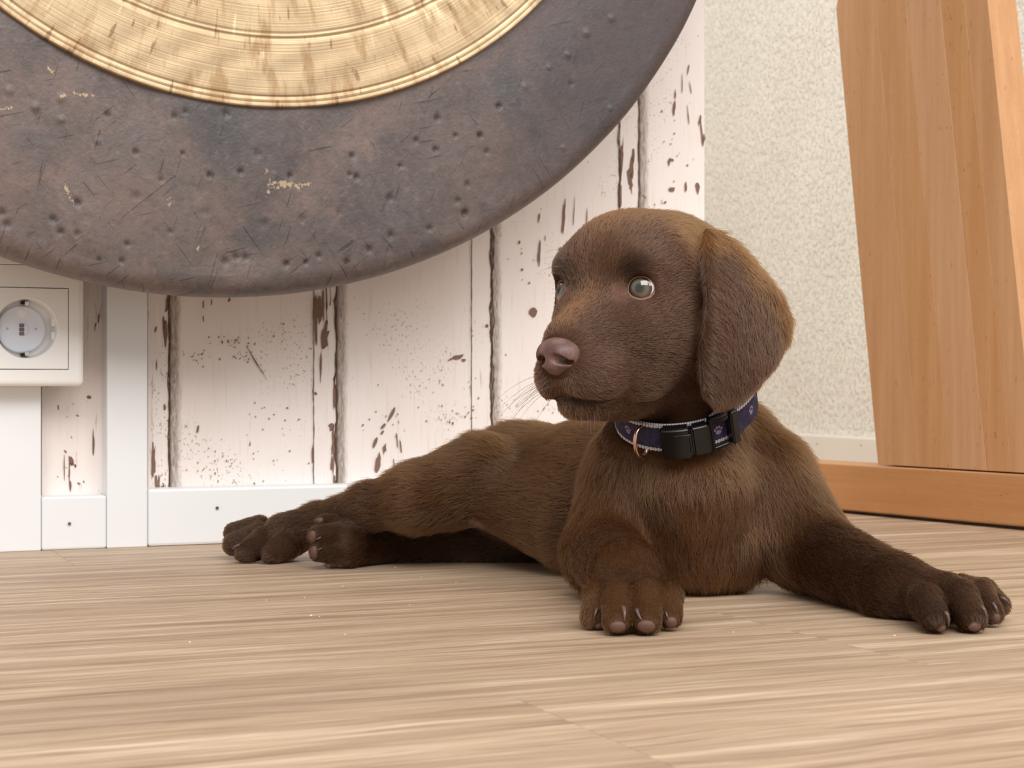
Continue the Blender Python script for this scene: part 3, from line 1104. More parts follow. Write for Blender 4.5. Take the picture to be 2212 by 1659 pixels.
def f_ell(c, radii, M):
    """M: rows are the ellipsoid's axes"""
    c = np.asarray(c, np.float32)
    rad_ = np.asarray(radii, np.float32)

    def fn(X, Y, Z):
        p = [(X - c[0]) * M[i][0] + (Y - c[1]) * M[i][1] + (Z - c[2]) * M[i][2] for i in range(3)]
        k0 = np.sqrt((p[0] / rad_[0]) ** 2 + (p[1] / rad_[1]) ** 2 + (p[2] / rad_[2]) ** 2)
        k1 = np.sqrt((p[0] / rad_[0] ** 2) ** 2 + (p[1] / rad_[1] ** 2) ** 2 + (p[2] / rad_[2] ** 2) ** 2)
        return k0 * (k0 - 1) / np.maximum(k1, 1e-6)
    e = np.sqrt(sum((np.asarray(M[i]) * rad_[i]) ** 2 for i in range(3)))
    return fn, c - e, c + e


def surface(field):
    """surface nets"""
    V, lo, h = field.v, field.lo, field.h
    nx, ny, nz = V.shape
    s = V < 0
    c = s[:-1, :-1, :-1].astype(np.int8)
    for (i, j, k) in ((1, 0, 0), (0, 1, 0), (0, 0, 1), (1, 1, 0), (1, 0, 1), (0, 1, 1), (1, 1, 1)):
        c = c + s[i:nx - 1 + i, j:ny - 1 + j, k:nz - 1 + k]
    act = (c > 0) & (c < 8)
    I = np.argwhere(act)
    idx = np.full(act.shape, -1, np.int32)
    idx[act] = np.arange(len(I))
    acc = np.zeros((len(I), 3))
    cnt = np.zeros(len(I))
    corners = [(0, 0, 0), (1, 0, 0), (0, 1, 0), (1, 1, 0), (0, 0, 1), (1, 0, 1), (0, 1, 1), (1, 1, 1)]
    vals = [V[I[:, 0] + a, I[:, 1] + b, I[:, 2] + d_] for a, b, d_ in corners]
    for p in range(8):
        for q in range(p + 1, 8):
            dv = np.subtract(corners[q], corners[p])
            if np.abs(dv).sum() != 1: continue
            m = (vals[p] < 0) != (vals[q] < 0)
            t_ = vals[p][m] / (vals[p][m] - vals[q][m])
            acc[m] += np.asarray(corners[p]) + t_[:, None] * dv
            cnt[m] += 1
    P = lo + h * (I + acc / cnt[:, None])
    quads = []
    for ax in range(3):
        o1, o2 = [(1, 2), (2, 0), (0, 1)][ax]
        sh = [slice(None)] * 3
        a = [slice(None)] * 3
        b = [slice(None)] * 3
        a[ax], b[ax] = slice(0, -1), slice(1, None)
        d0, d1 = s[tuple(a)], s[tuple(b)]
        E_ = np.argwhere(d0 != d1)
        ok = (E_[:, o1] > 0) & (E_[:, o2] > 0) & (E_[:, o1] < V.shape[o1] - 1) & (E_[:, o2] < V.shape[o2] - 1)
        E_ = E_[ok]
        flip = d0[E_[:, 0], E_[:, 1], E_[:, 2]]
        def cell(i, j):
            q = E_.copy()
            q[:, o1] -= i
            q[:, o2] -= j
            return idx[q[:, 0], q[:, 1], q[:, 2]]
        q = np.stack([cell(1, 1), cell(0, 1), cell(0, 0), cell(1, 0)], 1)
        q[~flip] = q[~flip][:, ::-1]
        quads.append(q)
    Q = np.concatenate(quads)
    return P, Q[(Q >= 0).all(1)]


def np_mesh(name, P, Q):
    me = bpy.data.meshes.new(name)
    me.vertices.add(len(P))
    me.vertices.foreach_set('co', P.astype(np.float32).ravel())
    me.loops.add(Q.size)
    me.loops.foreach_set('vertex_index', Q.astype(np.int32).ravel())
    me.polygons.add(len(Q))
    me.polygons.foreach_set('loop_start', np.arange(0, Q.size, 4, dtype=np.int32))
    me.polygons.foreach_set('loop_total', np.full(len(Q), 4, dtype=np.int32))
    me.update()
    me.validate()
    return me


def relax(P, Q, it, lam=0.5):
    e = np.concatenate([Q[:, [0, 1]], Q[:, [1, 2]], Q[:, [2, 3]], Q[:, [3, 0]]])
    e = np.concatenate([e, e[:, ::-1]])
    for _ in range(it):
        for sgn in (lam, -lam * 1.04):
            s = np.zeros_like(P)
            np.add.at(s, e[:, 0], P[e[:, 1]]) if False else None
            s = np.stack([np.bincount(e[:, 0], P[e[:, 1], k], len(P)) for k in range(3)], 1)
            c = np.bincount(e[:, 0], minlength=len(P))[:, None]
            P = P + sgn * (s / np.maximum(c, 1) - P)
    return P


# ---- where the collar sits
CC = px(1474, 869, 0.967)
CRAD = 0.0372
cb = np.array([0.0, -0.88, -0.47]); cb /= np.linalg.norm(cb)
ca = np.array([1.0, 0.13, 0.27]); ca -= cb * (ca @ cb); ca /= np.linalg.norm(ca)
cw = np.cross(ca, cb)
if cw[2] < 0: cw = -cw

# ---- the head's own frame: forward, towards its left (camera right), up; millimetres from the middle of the skull
HY = math.radians(40)
HF = np.array([-math.sin(HY), -math.cos(HY), 0.0])
HL = np.array([math.cos(HY), -math.sin(HY), 0.0])
HU = np.array([0, 0, 1.0])
HO = px(1417, 640, 0.955)


def hd(f, l, u):
    return HO + (HF * f + HL * l + HU * u) * 0.001


def hrows(yaw=0.0, pitch=0.0, roll=0.0):
    """axes of a head ellipsoid turned by yaw (to its left), pitch (nose up), roll"""
    e = Euler((math.radians(roll), math.radians(-pitch), math.radians(yaw))).to_matrix()
    B = np.stack([HF, HL, HU], 1)
    R = B @ np.array(e)
    return [R[:, 0], R[:, 1], R[:, 2]]


PRIMS = []                                               # (a, b, flow, fur length, tone) for combing the fur


def note(a, b, flow, length, tone, w=1.0):
    PRIMS.append((np.asarray(a), np.asarray(b), None if flow is None else np.asarray(flow) / np.linalg.norm(flow), length, tone, w))


FD = Field((-0.215, 0.735, -0.004), (0.285, 1.32, 0.245), 0.00165)
NOSE_C = hd(88, 0, -31)


def limb(p, q, k=0.010, length=0.009, tone=0, flow=None):
    a, b = px(*p[:3]), px(*q[:3])
    ra, rb = p[3] * p[2] / F, q[3] * q[2] / F
    fn, lo, hi = f_cone(a, b, ra, rb)
    FD.add(fn, lo, hi, k)
    note(a, b, b - a if flow is None else flow, length, tone)


def hell(c, r, yaw=0, pitch=0, roll=0, k=0.008, length=0.004, tone=1):
    p = hd(*c)
    fn, lo, hi = f_ell(p, np.array(r) * 0.001, hrows(yaw, pitch, roll))
    FD.add(fn, lo, hi, k)
    note(p, p + 1e-5, None, length, tone)


def hcone(a, b, ra, rb, k=0.008, length=0.004, tone=1):
    A_, B_ = hd(*a), hd(*b)
    fn, lo, hi = f_cone(A_, B_, ra * .001, rb * .001)
    FD.add(fn, lo, hi, k)
    note(A_, B_, None, length, tone)


DOWN = np.array([0, 0, -1.0])
BACK = np.array([-0.8, 0.6, 0.0])
# torso, rump to chest
limb((1490, 1090, 1.02, 155), (1300, 1072, 1.10, 152), 0.016, 0.010, 0, BACK + 0.3 * DOWN)
limb((1300, 1072, 1.10, 152), (1120, 1052, 1.165, 125), 0.016, 0.010, 0, BACK + 0.3 * DOWN)
limb((1120, 1052, 1.165, 125), (1050, 1055, 1.185, 98), 0.016, 0.010, 0, BACK + 0.4 * DOWN)
limb((1240, 1130, 1.075, 102), (1115, 1085, 1.105, 78), 0.012, 0.008, 0, BACK)           # flank and belly side
# neck and chest
limb((1462, 800, 0.990, 100), (1485, 905, 0.982, 108), 0.012, 0.010, 0, DOWN)
limb((1485, 905, 0.982, 108), (1490, 1025, 0.985, 150), 0.012, 0.011, 0, DOWN)
limb((1400, 990, 0.985, 118), (1420, 1080, 0.985, 110), 0.012, 0.011, 0, DOWN)
limb((1560, 985, 1.02, 128), (1600, 1060, 1.01, 120), 0.012, 0.011, 0, DOWN + np.array([.3, 0, 0]))
limb((1500, 1040, 0.965, 105), (1512, 1185, 0.975, 88), 0.012, 0.011, 0, DOWN)          # breastbone
limb((1560, 1135, 0.990, 84), (1690, 1150, 0.985, 84), 0.010, 0.010, 0, DOWN + np.array([.2, 0, 0]))
limb((1450, 1170, 0.985, 90), (1580, 1185, 0.985, 86), 0.010, 0.010, 0, DOWN)
# far side of the withers
limb((1520, 985, 1.07, 118), (1330, 1030, 1.12, 120), 0.014, 0.010, 0, BACK)
# camera-left foreleg
limb((1345, 1065, 0.985, 96), (1305, 1195, 0.965, 82), 0.012, 0.009, 0)
limb((1305, 1195, 0.965, 82), (1352, 1240, 0.880, 70), 0.010, 0.007, 0)
limb((1352, 1240, 0.880, 70), (1362, 1280, 0.856, 54), 0.008, 0.005, 0)
limb((1330, 1298, 0.850, 38), (1400, 1298, 0.850, 38), 0.006, 0.004, 0, px(0, 100, 1) * 0 + np.array([0, -1, -.6]))
# camera-right foreleg
limb((1650, 1035, 1.0, 108), (1735, 1165, 0.985, 92), 0.012, 0.010, 0)
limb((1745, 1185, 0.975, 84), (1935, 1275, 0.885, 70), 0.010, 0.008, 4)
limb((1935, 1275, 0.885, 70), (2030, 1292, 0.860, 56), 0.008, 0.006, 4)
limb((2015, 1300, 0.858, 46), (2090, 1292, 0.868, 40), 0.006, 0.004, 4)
# upper hind leg, stretched out behind
limb((1040, 1040, 1.125, 102), (905, 1074, 1.110, 68), 0.010, 0.010, 0)
limb((905, 1074, 1.110, 68), (800, 1094, 1.125, 46), 0.010, 0.009, 0)
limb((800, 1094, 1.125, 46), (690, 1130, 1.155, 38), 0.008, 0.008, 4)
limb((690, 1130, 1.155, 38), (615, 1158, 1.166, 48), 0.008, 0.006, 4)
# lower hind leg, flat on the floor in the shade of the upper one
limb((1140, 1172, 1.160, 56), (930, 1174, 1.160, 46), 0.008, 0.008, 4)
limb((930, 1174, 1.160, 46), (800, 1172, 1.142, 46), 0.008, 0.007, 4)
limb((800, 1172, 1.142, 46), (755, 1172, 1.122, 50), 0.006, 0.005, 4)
# tail behind the body
limb((1080, 1090, 1.215, 34), (1160, 1130, 1.27, 26), 0.008, 0.009, 0)
limb((1160, 1130, 1.27, 26), (1250, 1142, 1.275, 14), 0.006, 0.009, 0)


# ---- toes: knuckle, tip, radii in photograph pixels at their distance
def toe(kn, tip, base=None, k=0.0016, tone=0):
    if base is not None:
        limb(base, kn, k, 0.003, tone)
    limb(kn, tip, k, 0.0028, tone)


TOES = {
    'fl': [((1290, 1286, .845, 31), (1281, 1333, .836, 27), (1314, 1270, .862, 24)), ((1333, 1280, .838, 34), (1333, 1340, .818, 32), (1342, 1262, .860, 26)),
           ((1395, 1280, .838, 34), (1397, 1340, .818, 32), (1386, 1262, .860, 26)), ((1443, 1288, .845, 31), (1448, 1332, .832, 26), (1416, 1272, .862, 24))],
    'fr': [((2000, 1300, .838, 38), (2018, 1336, .824, 32), (1975, 1280, .862, 30)), ((2072, 1290, .842, 39), (2098, 1334, .826, 34), (2040, 1272, .862, 32)),
           ((2115, 1284, .858, 32), (2142, 1324, .845, 26), (2075, 1270, .872, 28)), ((2125, 1277, .875, 27), (2160, 1308, .864, 22), (2080, 1268, .885, 24))],
    'hu': [((560, 1142, 1.178, 28), (508, 1151, 1.176, 23), None), ((562, 1158, 1.170, 30), (506, 1176, 1.166, 24), None),
           ((574, 1168, 1.160, 32), (534, 1194, 1.148, 26), None), ((620, 1176, 1.152, 32), (586, 1198, 1.142, 23), None)],
    'hl': [((738, 1132, 1.128, 22), (699, 1128, 1.122, 17), None), ((736, 1156, 1.116, 27), (688, 1158, 1.108, 23), None),
           ((738, 1190, 1.114, 26), (691, 1192, 1.106, 22), None), ((752, 1212, 1.114, 20), (718, 1218, 1.110, 13), None)],
}
limb((2072, 1288, .850, 30), (2120, 1282, .872, 25), 0.003, 0.003, 4)
for key_, q in TOES.items():
    for kn, tip, base in q:
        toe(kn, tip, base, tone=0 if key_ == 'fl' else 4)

# ---- head
hell((-4, 0, 4), (50, 42.5, 43), k=0.010, length=0.006, tone=2)
hell((27, 0, 14), (31, 38, 31), k=0.012, length=0.005, tone=2)
for s in (-1, 1):
    hell((43, s * 22, 14), (13, 13, 10), k=0.010, length=0.004, tone=1)
    hell((18, s * 23, -20), (32, 18.5, 29), yaw=-s * 18, k=0.012, length=0.005, tone=1)
    hell((42, s * 21, -18), (24, 14, 20), yaw=-s * 22, k=0.012, length=0.003, tone=1)
hcone((44, 0, -12), (75, 0, -26), 20, 14.5, k=0.012, length=0.003, tone=1)
hcone((50, 0, -32), (73, 0, -37), 22, 16, k=0.010, length=0.003, tone=1)
for s in (-1, 1):
    hell((69, s * 11.5, -44), (20, 13.5, 15.5), yaw=-s * 14, pitch=-6, k=0.006, length=0.003, tone=1)
    hell((40, s * 19, -45), (20, 9, 13), yaw=-s * 20, k=0.008, length=0.003, tone=1)
hcone((14, 0, -50), (72, 0, -57), 20, 10.5, k=0.0035, length=0.003, tone=1)
hcone((-10, 0, -26), (-22, 8, -60), 38, 27, k=0.012, length=0.008, tone=0)
# bulging lids round the eyes
EYE_C = {s: (44.5, s * 23.0, 1.0) for s in (-1, 1)}
for s in (-1, 1):
    hell(EYE_C[s], (10.6, 10.6, 10.0), k=0.006, length=0.002, tone=1)
GAZE = {s: (HF * 0.88 + HL * s * 0.46 + HU * 0.05) / np.linalg.norm(HF * 0.88 + HL * s * 0.46 + HU * 0.05) for s in (-1, 1)}
for s in (-1, 1):
    g = GAZE[s]
    right_ = np.cross(g, HU); right_ /= np.linalg.norm(right_)
    up_ = np.cross(right_, g)
    fn, lo, hi = f_ell(hd(*EYE_C[s]) + g * 0.0108, (0.0081, 0.0066, 0.008), [right_, up_, g])
    FD.add(fn, lo, hi, 0.0012, cut=True)

# the collar has pressed a shallow groove round the neck
def f_groove(X, Y, Z):
    x, y, z = X - CC[0], Y - CC[1], Z - CC[2]
    w = x * cw[0] + y * cw[1] + z * cw[2]
    r = np.sqrt(np.maximum(x * x + y * y + z * z - w * w, 0))
    return np.maximum(np.maximum(np.abs(w) - 0.0112, CRAD - 0.0022 - r), r - CRAD - 0.011)


FD.add(f_groove, CC - 0.052, CC + 0.052, 0.0015, cut=True)

# ---- ears
EAR = np.array([(1522, 492), (1560, 500), (1602, 533), (1650, 588), (1690, 638), (1711, 690), (1707, 732), (1680, 782), (1640, 832), (1600, 862), (1562, 880), (1540, 877), (1517, 850), (1508, 800), (1512, 720), (1523, 650), (1519, 590), (1512, 535)], float)


def ear_depth(x, y):
    s = np.clip((x - 1510) / 200.0, -.2, 1.2)
    t_ = np.clip((y - 490) / 390.0, -.1, 1.1)
    return 0.906 + 0.044 * s + 0.016 * np.clip(0.32 - t_, 0, 1) / 0.32 - 0.010 * np.sin(np.pi * np.clip(t_, 0, 1)) * np.sin(np.pi * np.clip(s, 0, 1)) + 0.001 * t_ + 0.004 * np.clip(0.12 - s, 0, 1) / .12


def f_ear(X, Y, Z):
    X, Y, Z = np.broadcast_arrays(X, Y, Z)
    x = CX + F * X / Y
    y = CY - F * (Z - H) / Y
    n = len(EAR)
    d = np.full(x.shape, 1e9, np.float32)
    inside = np.zeros(x.shape, bool)
    for i in range(n):
        a, b = EAR[i], EAR[(i + 1) % n]
        e = b - a
        t_ = np.clip(((x - a[0]) * e[0] + (y - a[1]) * e[1]) / (e @ e), 0, 1)
        d = np.minimum(d, (x - a[0] - t_ * e[0]) ** 2 + (y - a[1] - t_ * e[1]) ** 2)
        c1 = (a[1] > y) != (b[1] > y)
        with np.errstate(divide='ignore', invalid='ignore'):
            inside ^= c1 & (x < (b[0] - a[0]) * (y - a[1]) / (b[1] - a[1] + 1e-12) + a[0])
    d = np.sqrt(d) * np.where(inside, -1, 1) * 0.93 / F + 0.0030
    w = (Y - ear_depth(x, y)) * 0.9
    th = 0.0012
    q1, q2 = np.maximum(d, 0), np.maximum(np.abs(w) - th, 0)
    return np.sqrt(q1 * q1 + q2 * q2) + np.minimum(np.maximum(d, np.abs(w) - th), 0) - 0.0030


cpts = np.array([px(x, y, Yd) for (x, y) in EAR for Yd in (0.90, 0.965)])
FD.add(f_ear, cpts.min(0), cpts.max(0), 0.0030)
EA, EB = px(1545, 500, .925), px(1590, 870, .935)
note(px(1530, 500, .925), px(1600, 540, .935), px(1600, 700, .935) - px(1540, 500, .925), 0.007, 2)
note(px(1560, 580, .922), px(1590, 820, .93), EB - EA, 0.005, 3)
note(px(1640, 640, .935), px(1650, 780, .94), px(1560, 880, .93) - px(1640, 640, .93), 0.005, 3)
note(px(1630, 580, .93), px(1703, 690, .945), px(1600, 700, .935) - px(1540, 500, .925), 0.006, 2)
# the other ear, on the side turned away
hell((-6, -45, -14), (24, 5, 40), yaw=8, roll=6, k=0.004, length=0.006, tone=3)

# the line of the mouth
MOUTH = [(86, 0, -56), (78, 12, -58.5), (63, 20, -59), (50, 24, -57)]
for s in (-1, 1):
    for (a, b) in zip(MOUTH[:-1], MOUTH[1:]):
        fn, lo, hi = f_cone(hd(a[0], s * a[1], a[2]), hd(b[0], s * b[1], b[2]), 0.0020, 0.0020)
        FD.add(fn, lo, hi, 0.0020, cut=True)

# rest on the floor
zz = (FD.lo[2] + FD.h * np.arange(FD.n[2])).astype(np.float32)
FD.v = np.maximum(FD.v, (0.0006 - zz)[None, None, :])
BP, BQ = surface(FD)
BP = relax(BP, BQ, 2)
del FD

pup = empty('puppy', (0.06, 1.02, 0.0))
tag(pup, 'chocolate brown puppy lying on the oak floor, head turned aside', 'dog')
PUP_LOC = np.array([0.06, 1.02, 0.0])


def toned(P, prims):
    """flow, fur length and tone at points, blended from the nearest limbs"""
    n = len(P)
    Wt = np.zeros(n)
    fl = np.zeros((n, 3))
    ln = np.zeros(n)
    tn = np.zeros((n, 5))
    for a, b, flow, length, tone, w in prims:
        ba = b - a
        t_ = np.clip(((P - a) @ ba) / max(float(ba @ ba), 1e-12), 0, 1)
        d = np.linalg.norm(P - a - t_[:, None] * ba, axis=1)
        wt = w / (d + 0.004) ** 5
        if flow is None:
            v = P - NOSE_C
            v = v / (np.linalg.norm(v, axis=1, keepdims=True) + 1e-6)
            v = v * 0.75 - HF * 0.5 + HU * 0.05
        else:
            v = flow[None, :]
        fl += wt[:, None] * v
        ln += wt * length
        tn[:, tone] += wt
        Wt += wt
    fl /= np.linalg.norm(fl, axis=1, keepdims=True) + 1e-9
    return fl, ln / Wt, tn / Wt[:, None]


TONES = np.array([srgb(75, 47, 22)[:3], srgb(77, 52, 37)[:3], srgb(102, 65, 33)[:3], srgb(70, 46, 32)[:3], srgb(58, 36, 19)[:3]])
SKIN = np.array(srgb(150, 112, 96)[:3])


def fbm(P, scale, seed=0):
    """cheap smooth 3-D variation"""
    r = np.random.default_rng(seed)
    out = np.zeros(len(P))
    for o_ in range(4):
        for _ in range(5):
            k = r.normal(size=3)
            k *= scale * 1.9 ** o_ / np.linalg.norm(k)
            out += np.sin(P @ k + r.random() * 7) * 0.6 ** o_
    return out / 5.0


def proj(P):
    return CX + F * P[:, 0] / P[:, 1], CY - F * (P[:, 2] - H) / P[:, 1]


def seg_d(x, y, pts):
    d = np.full(len(x), 1e9)
    for a, b in zip(pts[:-1], pts[1:]):
        a, b = np.array(a, float), np.array(b, float)
        e = b - a
        t_ = np.clip(((x - a[0]) * e[0] + (y - a[1]) * e[1]) / (e @ e), 0, 1)
        d = np.minimum(d, np.hypot(x - a[0] - t_ * e[0], y - a[1] - t_ * e[1]))
    return d


BELLY = [px(1030, 1125, 1.09), px(1075, 1160, 1.09), px(1125, 1205, 1.09)]


def colour(P):
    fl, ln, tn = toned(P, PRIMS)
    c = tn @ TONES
    v = fbm(P, 120.0, 3)
    c = c * (0.95 + 0.16 * v[:, None])
    # dark brow and warm muzzle bridge, fur colour with some shading painted in; pinkish inner eye corner
    for s in (-1, 1):
        for (ctr, rad_, tone_, amt) in ((hd(51, s * 23, 12.5), .0075, srgb(26, 17, 12), .95), (hd(54.5, s * 16, -4), .0066, srgb(124, 86, 74), .85), (hd(50, s * 28, -7.5), .0040, srgb(112, 78, 66), .5)):
            q = np.clip(1.5 - np.linalg.norm(P - ctr, axis=1) / rad_, 0, 1)[:, None] * amt
            c = c * (1 - q) + np.array(tone_[:3]) * q
    t_ = np.clip(((P - hd(52, 0, 2)) @ (hd(82, 0, -18) - hd(52, 0, 2))) / (.036 ** 2), 0, 1)
    q = np.clip(1.4 - np.linalg.norm(P - hd(52, 0, 2) - t_[:, None] * (hd(82, 0, -18) - hd(52, 0, 2)), axis=1) / .0075, 0, 1)[:, None] * .6
    c = c * (1 - q) + np.array(srgb(112, 72, 40)[:3]) * q
    for s in (-1, 1):
        dm = np.full(len(P), 1e9)
        for (a, b) in zip(MOUTH[:-1], MOUTH[1:]):
            a, b = hd(a[0], s * a[1], a[2]), hd(b[0], s * b[1], b[2])
            t_ = np.clip(((P - a) @ (b - a)) / ((b - a) @ (b - a)), 0, 1)
            dm = np.minimum(dm, np.linalg.norm(P - a - t_[:, None] * (b - a), axis=1))
        q = np.clip(1 - (dm - 0.0015) / 0.003, 0, 1)[:, None]
        c = c * (1 - q) + np.array(srgb(44, 30, 26)[:3]) * q
        ln = np.where(q[:, 0] > 0.3, ln * 0.6, ln)
    # bare pinkish skin of the belly fold, sheen on the breast tufts painted in as paler streaks
    x_, y_ = proj(P)
    wob_ = fbm(P, 300.0, 21) * 5
    q = np.clip(1.6 - (seg_d(x_, y_, [(1030, 1140), (1085, 1180), (1130, 1212)]) + wob_) / 13.0, 0, 1) * (P[:, 1] < 1.13)
    c = c * (1 - 0.85 * q[:, None]) + SKIN * 0.85 * q[:, None]
    ln = ln * (1 - 0.8 * q)
    b_ = np.zeros(len(P))
    for ln_, wd__, am in (([(1395, 1015), (1440, 1060), (1495, 1120)], 26, .8), ([(1500, 1120), (1520, 1190)], 20, .6), ([(1590, 1010), (1545, 1090), (1525, 1150)], 24, .55),
                          ([(1455, 990), (1560, 1000)], 20, .6), ([(1395, 1150), (1425, 1170)], 22, .7), ([(1620, 1140), (1720, 1150)], 24, .6), ([(1290, 1060), (1380, 1085)], 30, .4)):
        b_ = np.maximum(b_, am * np.clip(1.3 - (seg_d(x_, y_, ln_) + wob_ * 1.6) / wd__, 0, 1))
    b_ *= (P[:, 1] < 1.0)
    c = c * (1 + 0.45 * b_[:, None] * np.array([1.0, 1.05, 1.15]))
    return fl, ln, c


Bfl, Bln, Bcol = colour(BP)
body_me = np_mesh('body', BP - PUP_LOC, BQ)
at = body_me.color_attributes.new('fur', 'FLOAT_COLOR', 'POINT')
at.data.foreach_set('color', np.concatenate([Bcol * 0.8, np.ones((len(BP), 1))], 1).astype(np.float32).ravel())


def make_skin():
    M = Mat('undercoat', rough=0.75, spec=0.15)
    a = M.n('ShaderNodeAttribute', attribute_name='fur')
    M.base(a.outputs['Color'])
    return M.m


def make_fur():
    m = bpy.data.materials.new('fur')
    m.use_nodes = True
    t_ = m.node_tree
    t_.nodes.clear()
    out = t_.nodes.new('ShaderNodeOutputMaterial')
    h_ = t_.nodes.new('ShaderNodeBsdfHairPrincipled')
    h_.parametrization = 'COLOR'
    a = t_.nodes.new('ShaderNodeAttribute')
    a.attribute_name = 'tone'
    t_.links.new(a.outputs['Color'], h_.inputs['Color'])
    h_.inputs['Roughness'].default_value = 0.38
    h_.inputs['Radial Roughness'].default_value = 0.55
    h_.inputs['Coat'].default_value = 0.0
    t_.links.new(h_.outputs[0], out.inputs['Surface'])
    return m


body = link('body', body_me, make_skin(), pup, True)
tree = BVHTree.FromPolygons([Vector(p) for p in BP], [tuple(q) for q in BQ.tolist()])


def hit(x, y):
    """where the ray of a photograph position meets the body: point and normal"""
    d = Vector(((x - CX) / F, 1.0, (CY - y) / F)).normalized()
    loc, nor, _, _ = tree.ray_cast(Vector((0, 0, H)), d)
    return (np.array(loc), np.array(nor)) if loc is not None else (None, None)

# ---- fur: short combed hairs
def grow(P, Q, count, seed=5):
    r = np.random.default_rng(seed)
    a, b, c, d = (P[Q[:, i]] for i in range(4))
    n1, n2 = np.cross(b - a, c - a), np.cross(c - a, d - a)
    ar = (np.linalg.norm(n1, axis=1) + np.linalg.norm(n2, axis=1)) / 2
    # shorter fur stands denser
    dens = ar * np.clip(0.006 / Bln[Q[:, 0]], 0.7, 2.6)
    pick = r.choice(len(Q), count, p=dens / dens.sum())
    uu, vv = r.random(count), r.random(count)
    w = [((1 - uu) * (1 - vv)), uu * (1 - vv), uu * vv, (1 - uu) * vv]
    root = sum(w[i][:, None] * P[Q[pick, i]] for i in range(4))
    nor = n1[pick] + n2[pick]
    nor /= np.linalg.norm(nor, axis=1, keepdims=True) + 1e-12
    return root, nor


NH = 420000
root, nor = grow(BP, BQ, NH)
hf, hl, hc = colour(root)
# the collar presses the fur flat
rel = root - CC
wv_ = rel @ cw
rv_ = np.linalg.norm(rel - wv_[:, None] * cw, axis=1)
near_collar = (np.abs(wv_) < 0.016) & (rv_ < CRAD + 0.022) & (rv_ > CRAD - 0.022)
hl = np.where(near_collar, hl * 0.30, hl)
keep = root[:, 2] > 0.0022
# bare places: nose, lids, belly skin
keep &= np.linalg.norm(root - hd(91, 0, -35), axis=1) > 0.0110
for s in (-1, 1):
    ec = hd(*EYE_C[s]) + GAZE[s] * 0.0095
    dv = root - ec
    keep &= np.linalg.norm(dv, axis=1) > 0.0088
for c_ in BELLY:
    dd_ = np.linalg.norm(root - c_, axis=1)
root, nor, hf, hl, hc = root[keep], nor[keep], hf[keep], hl[keep], hc[keep]
n = len(root)
tang = hf - nor * (hf * nor).sum(1, keepdims=True)
tang /= np.linalg.norm(tang, axis=1, keepdims=True) + 1e-9
side = np.cross(nor, tang)
sway = fbm(root, 220.0, 8) * 0.25 + fbm(root, 900.0, 9) * 0.12 + rng.normal(size=n) * 0.22
lift = np.clip(0.26 + 0.06 * fbm(root, 400.0, 10) + rng.normal(size=n) * 0.09, 0.08, 0.75)
L = hl * (0.75 + 0.5 * rng.random(n)) * (1 + 0.15 * fbm(root, 300.0, 12))
dirv = tang + side * sway[:, None]
dirv /= np.linalg.norm(dirv, axis=1, keepdims=True)
NP = 4
ts = np.linspace(0, 1, NP)
pts = np.empty((n, NP, 3), np.float32)
for i, t_ in enumerate(ts):
    pts[:, i] = root - nor * 0.0003 + dirv * (L * t_)[:, None] + nor * (L * lift * (t_ - 0.45 * t_ * t_) * 1.5)[:, None]
pts[:, :, 2] = np.maximum(pts[:, :, 2], 0.0004)
radii = np.array([1.0, 0.9, 0.65, 0.18])[None, :] * (0.000075 + 0.00003 * rng.random(n))[:, None]


def curves_obj(name, pts, radii, cols, mat, parent, loc):
    n, k = pts.shape[:2]
    cu = bpy.data.hair_curves.new(name)
    cu.add_curves([k] * n)
    cu.attributes['position'].data.foreach_set('vector', (pts - loc).astype(np.float32).ravel())
    ra_ = cu.attributes.get('radius') or cu.attributes.new('radius', 'FLOAT', 'POINT')
    ra_.data.foreach_set('value', radii.astype(np.float32).ravel())
    ca = cu.attributes.new('tone', 'FLOAT_COLOR', 'CURVE')
    ca.data.foreach_set('color', np.concatenate([cols, np.ones((n, 1))], 1).astype(np.float32).ravel())
    cu.materials.append(mat)
    o = bpy.data.objects.new(name, cu)
    COL.objects.link(o)
    o.parent = parent
    return o


MAT_FUR = make_fur()
hcv = hc * (0.85 + 0.3 * rng.random(n))[:, None]
fur = curves_obj('fur', pts, radii, np.clip(hcv, 0, 1), MAT_FUR, pup, PUP_LOC)
fur['kind'] = 'stuff'

# ---- eyes
def make_eye():
    M = Mat('eye', rough=0.06, spec=0.6)
    tc = M.n('ShaderNodeTexCoord')
    vn = M.n('ShaderNodeVectorMath', operation='NORMALIZE')
    M.l(tc.outputs['Object'], vn.inputs[0])
    sep = M.n('ShaderNodeSeparateXYZ')
    M.l(vn.outputs[0], sep.inputs[0])
    ac = M.math('ARCCOSINE', sep.outputs['Z'])
    f = M.math('DIVIDE', ac, 1.2)
    col = M.ramp(f, [(0.0, srgb(12, 12, 14)), (0.165, srgb(18, 18, 20)), (0.20, srgb(58, 58, 48)), (0.33, srgb(88, 84, 66)), (0.44, srgb(76, 70, 54)), (0.49, srgb(34, 24, 21)), (0.56, srgb(52, 34, 30)), (0.60, srgb(208, 200, 200)), (1.0, srgb(214, 190, 186))])
    spk = M.noise(vn.outputs[0], 22.0, 3)
    col = M.mix(M.math('MULTIPLY', M.step(spk, 0.45, 0.7), 0.25), col, srgb(80, 76, 60))
    M.base(col)
    M.b.inputs['Coat Weight'].default_value = 1.0
    M.b.inputs['Coat Roughness'].default_value = 0.03
    return M.m


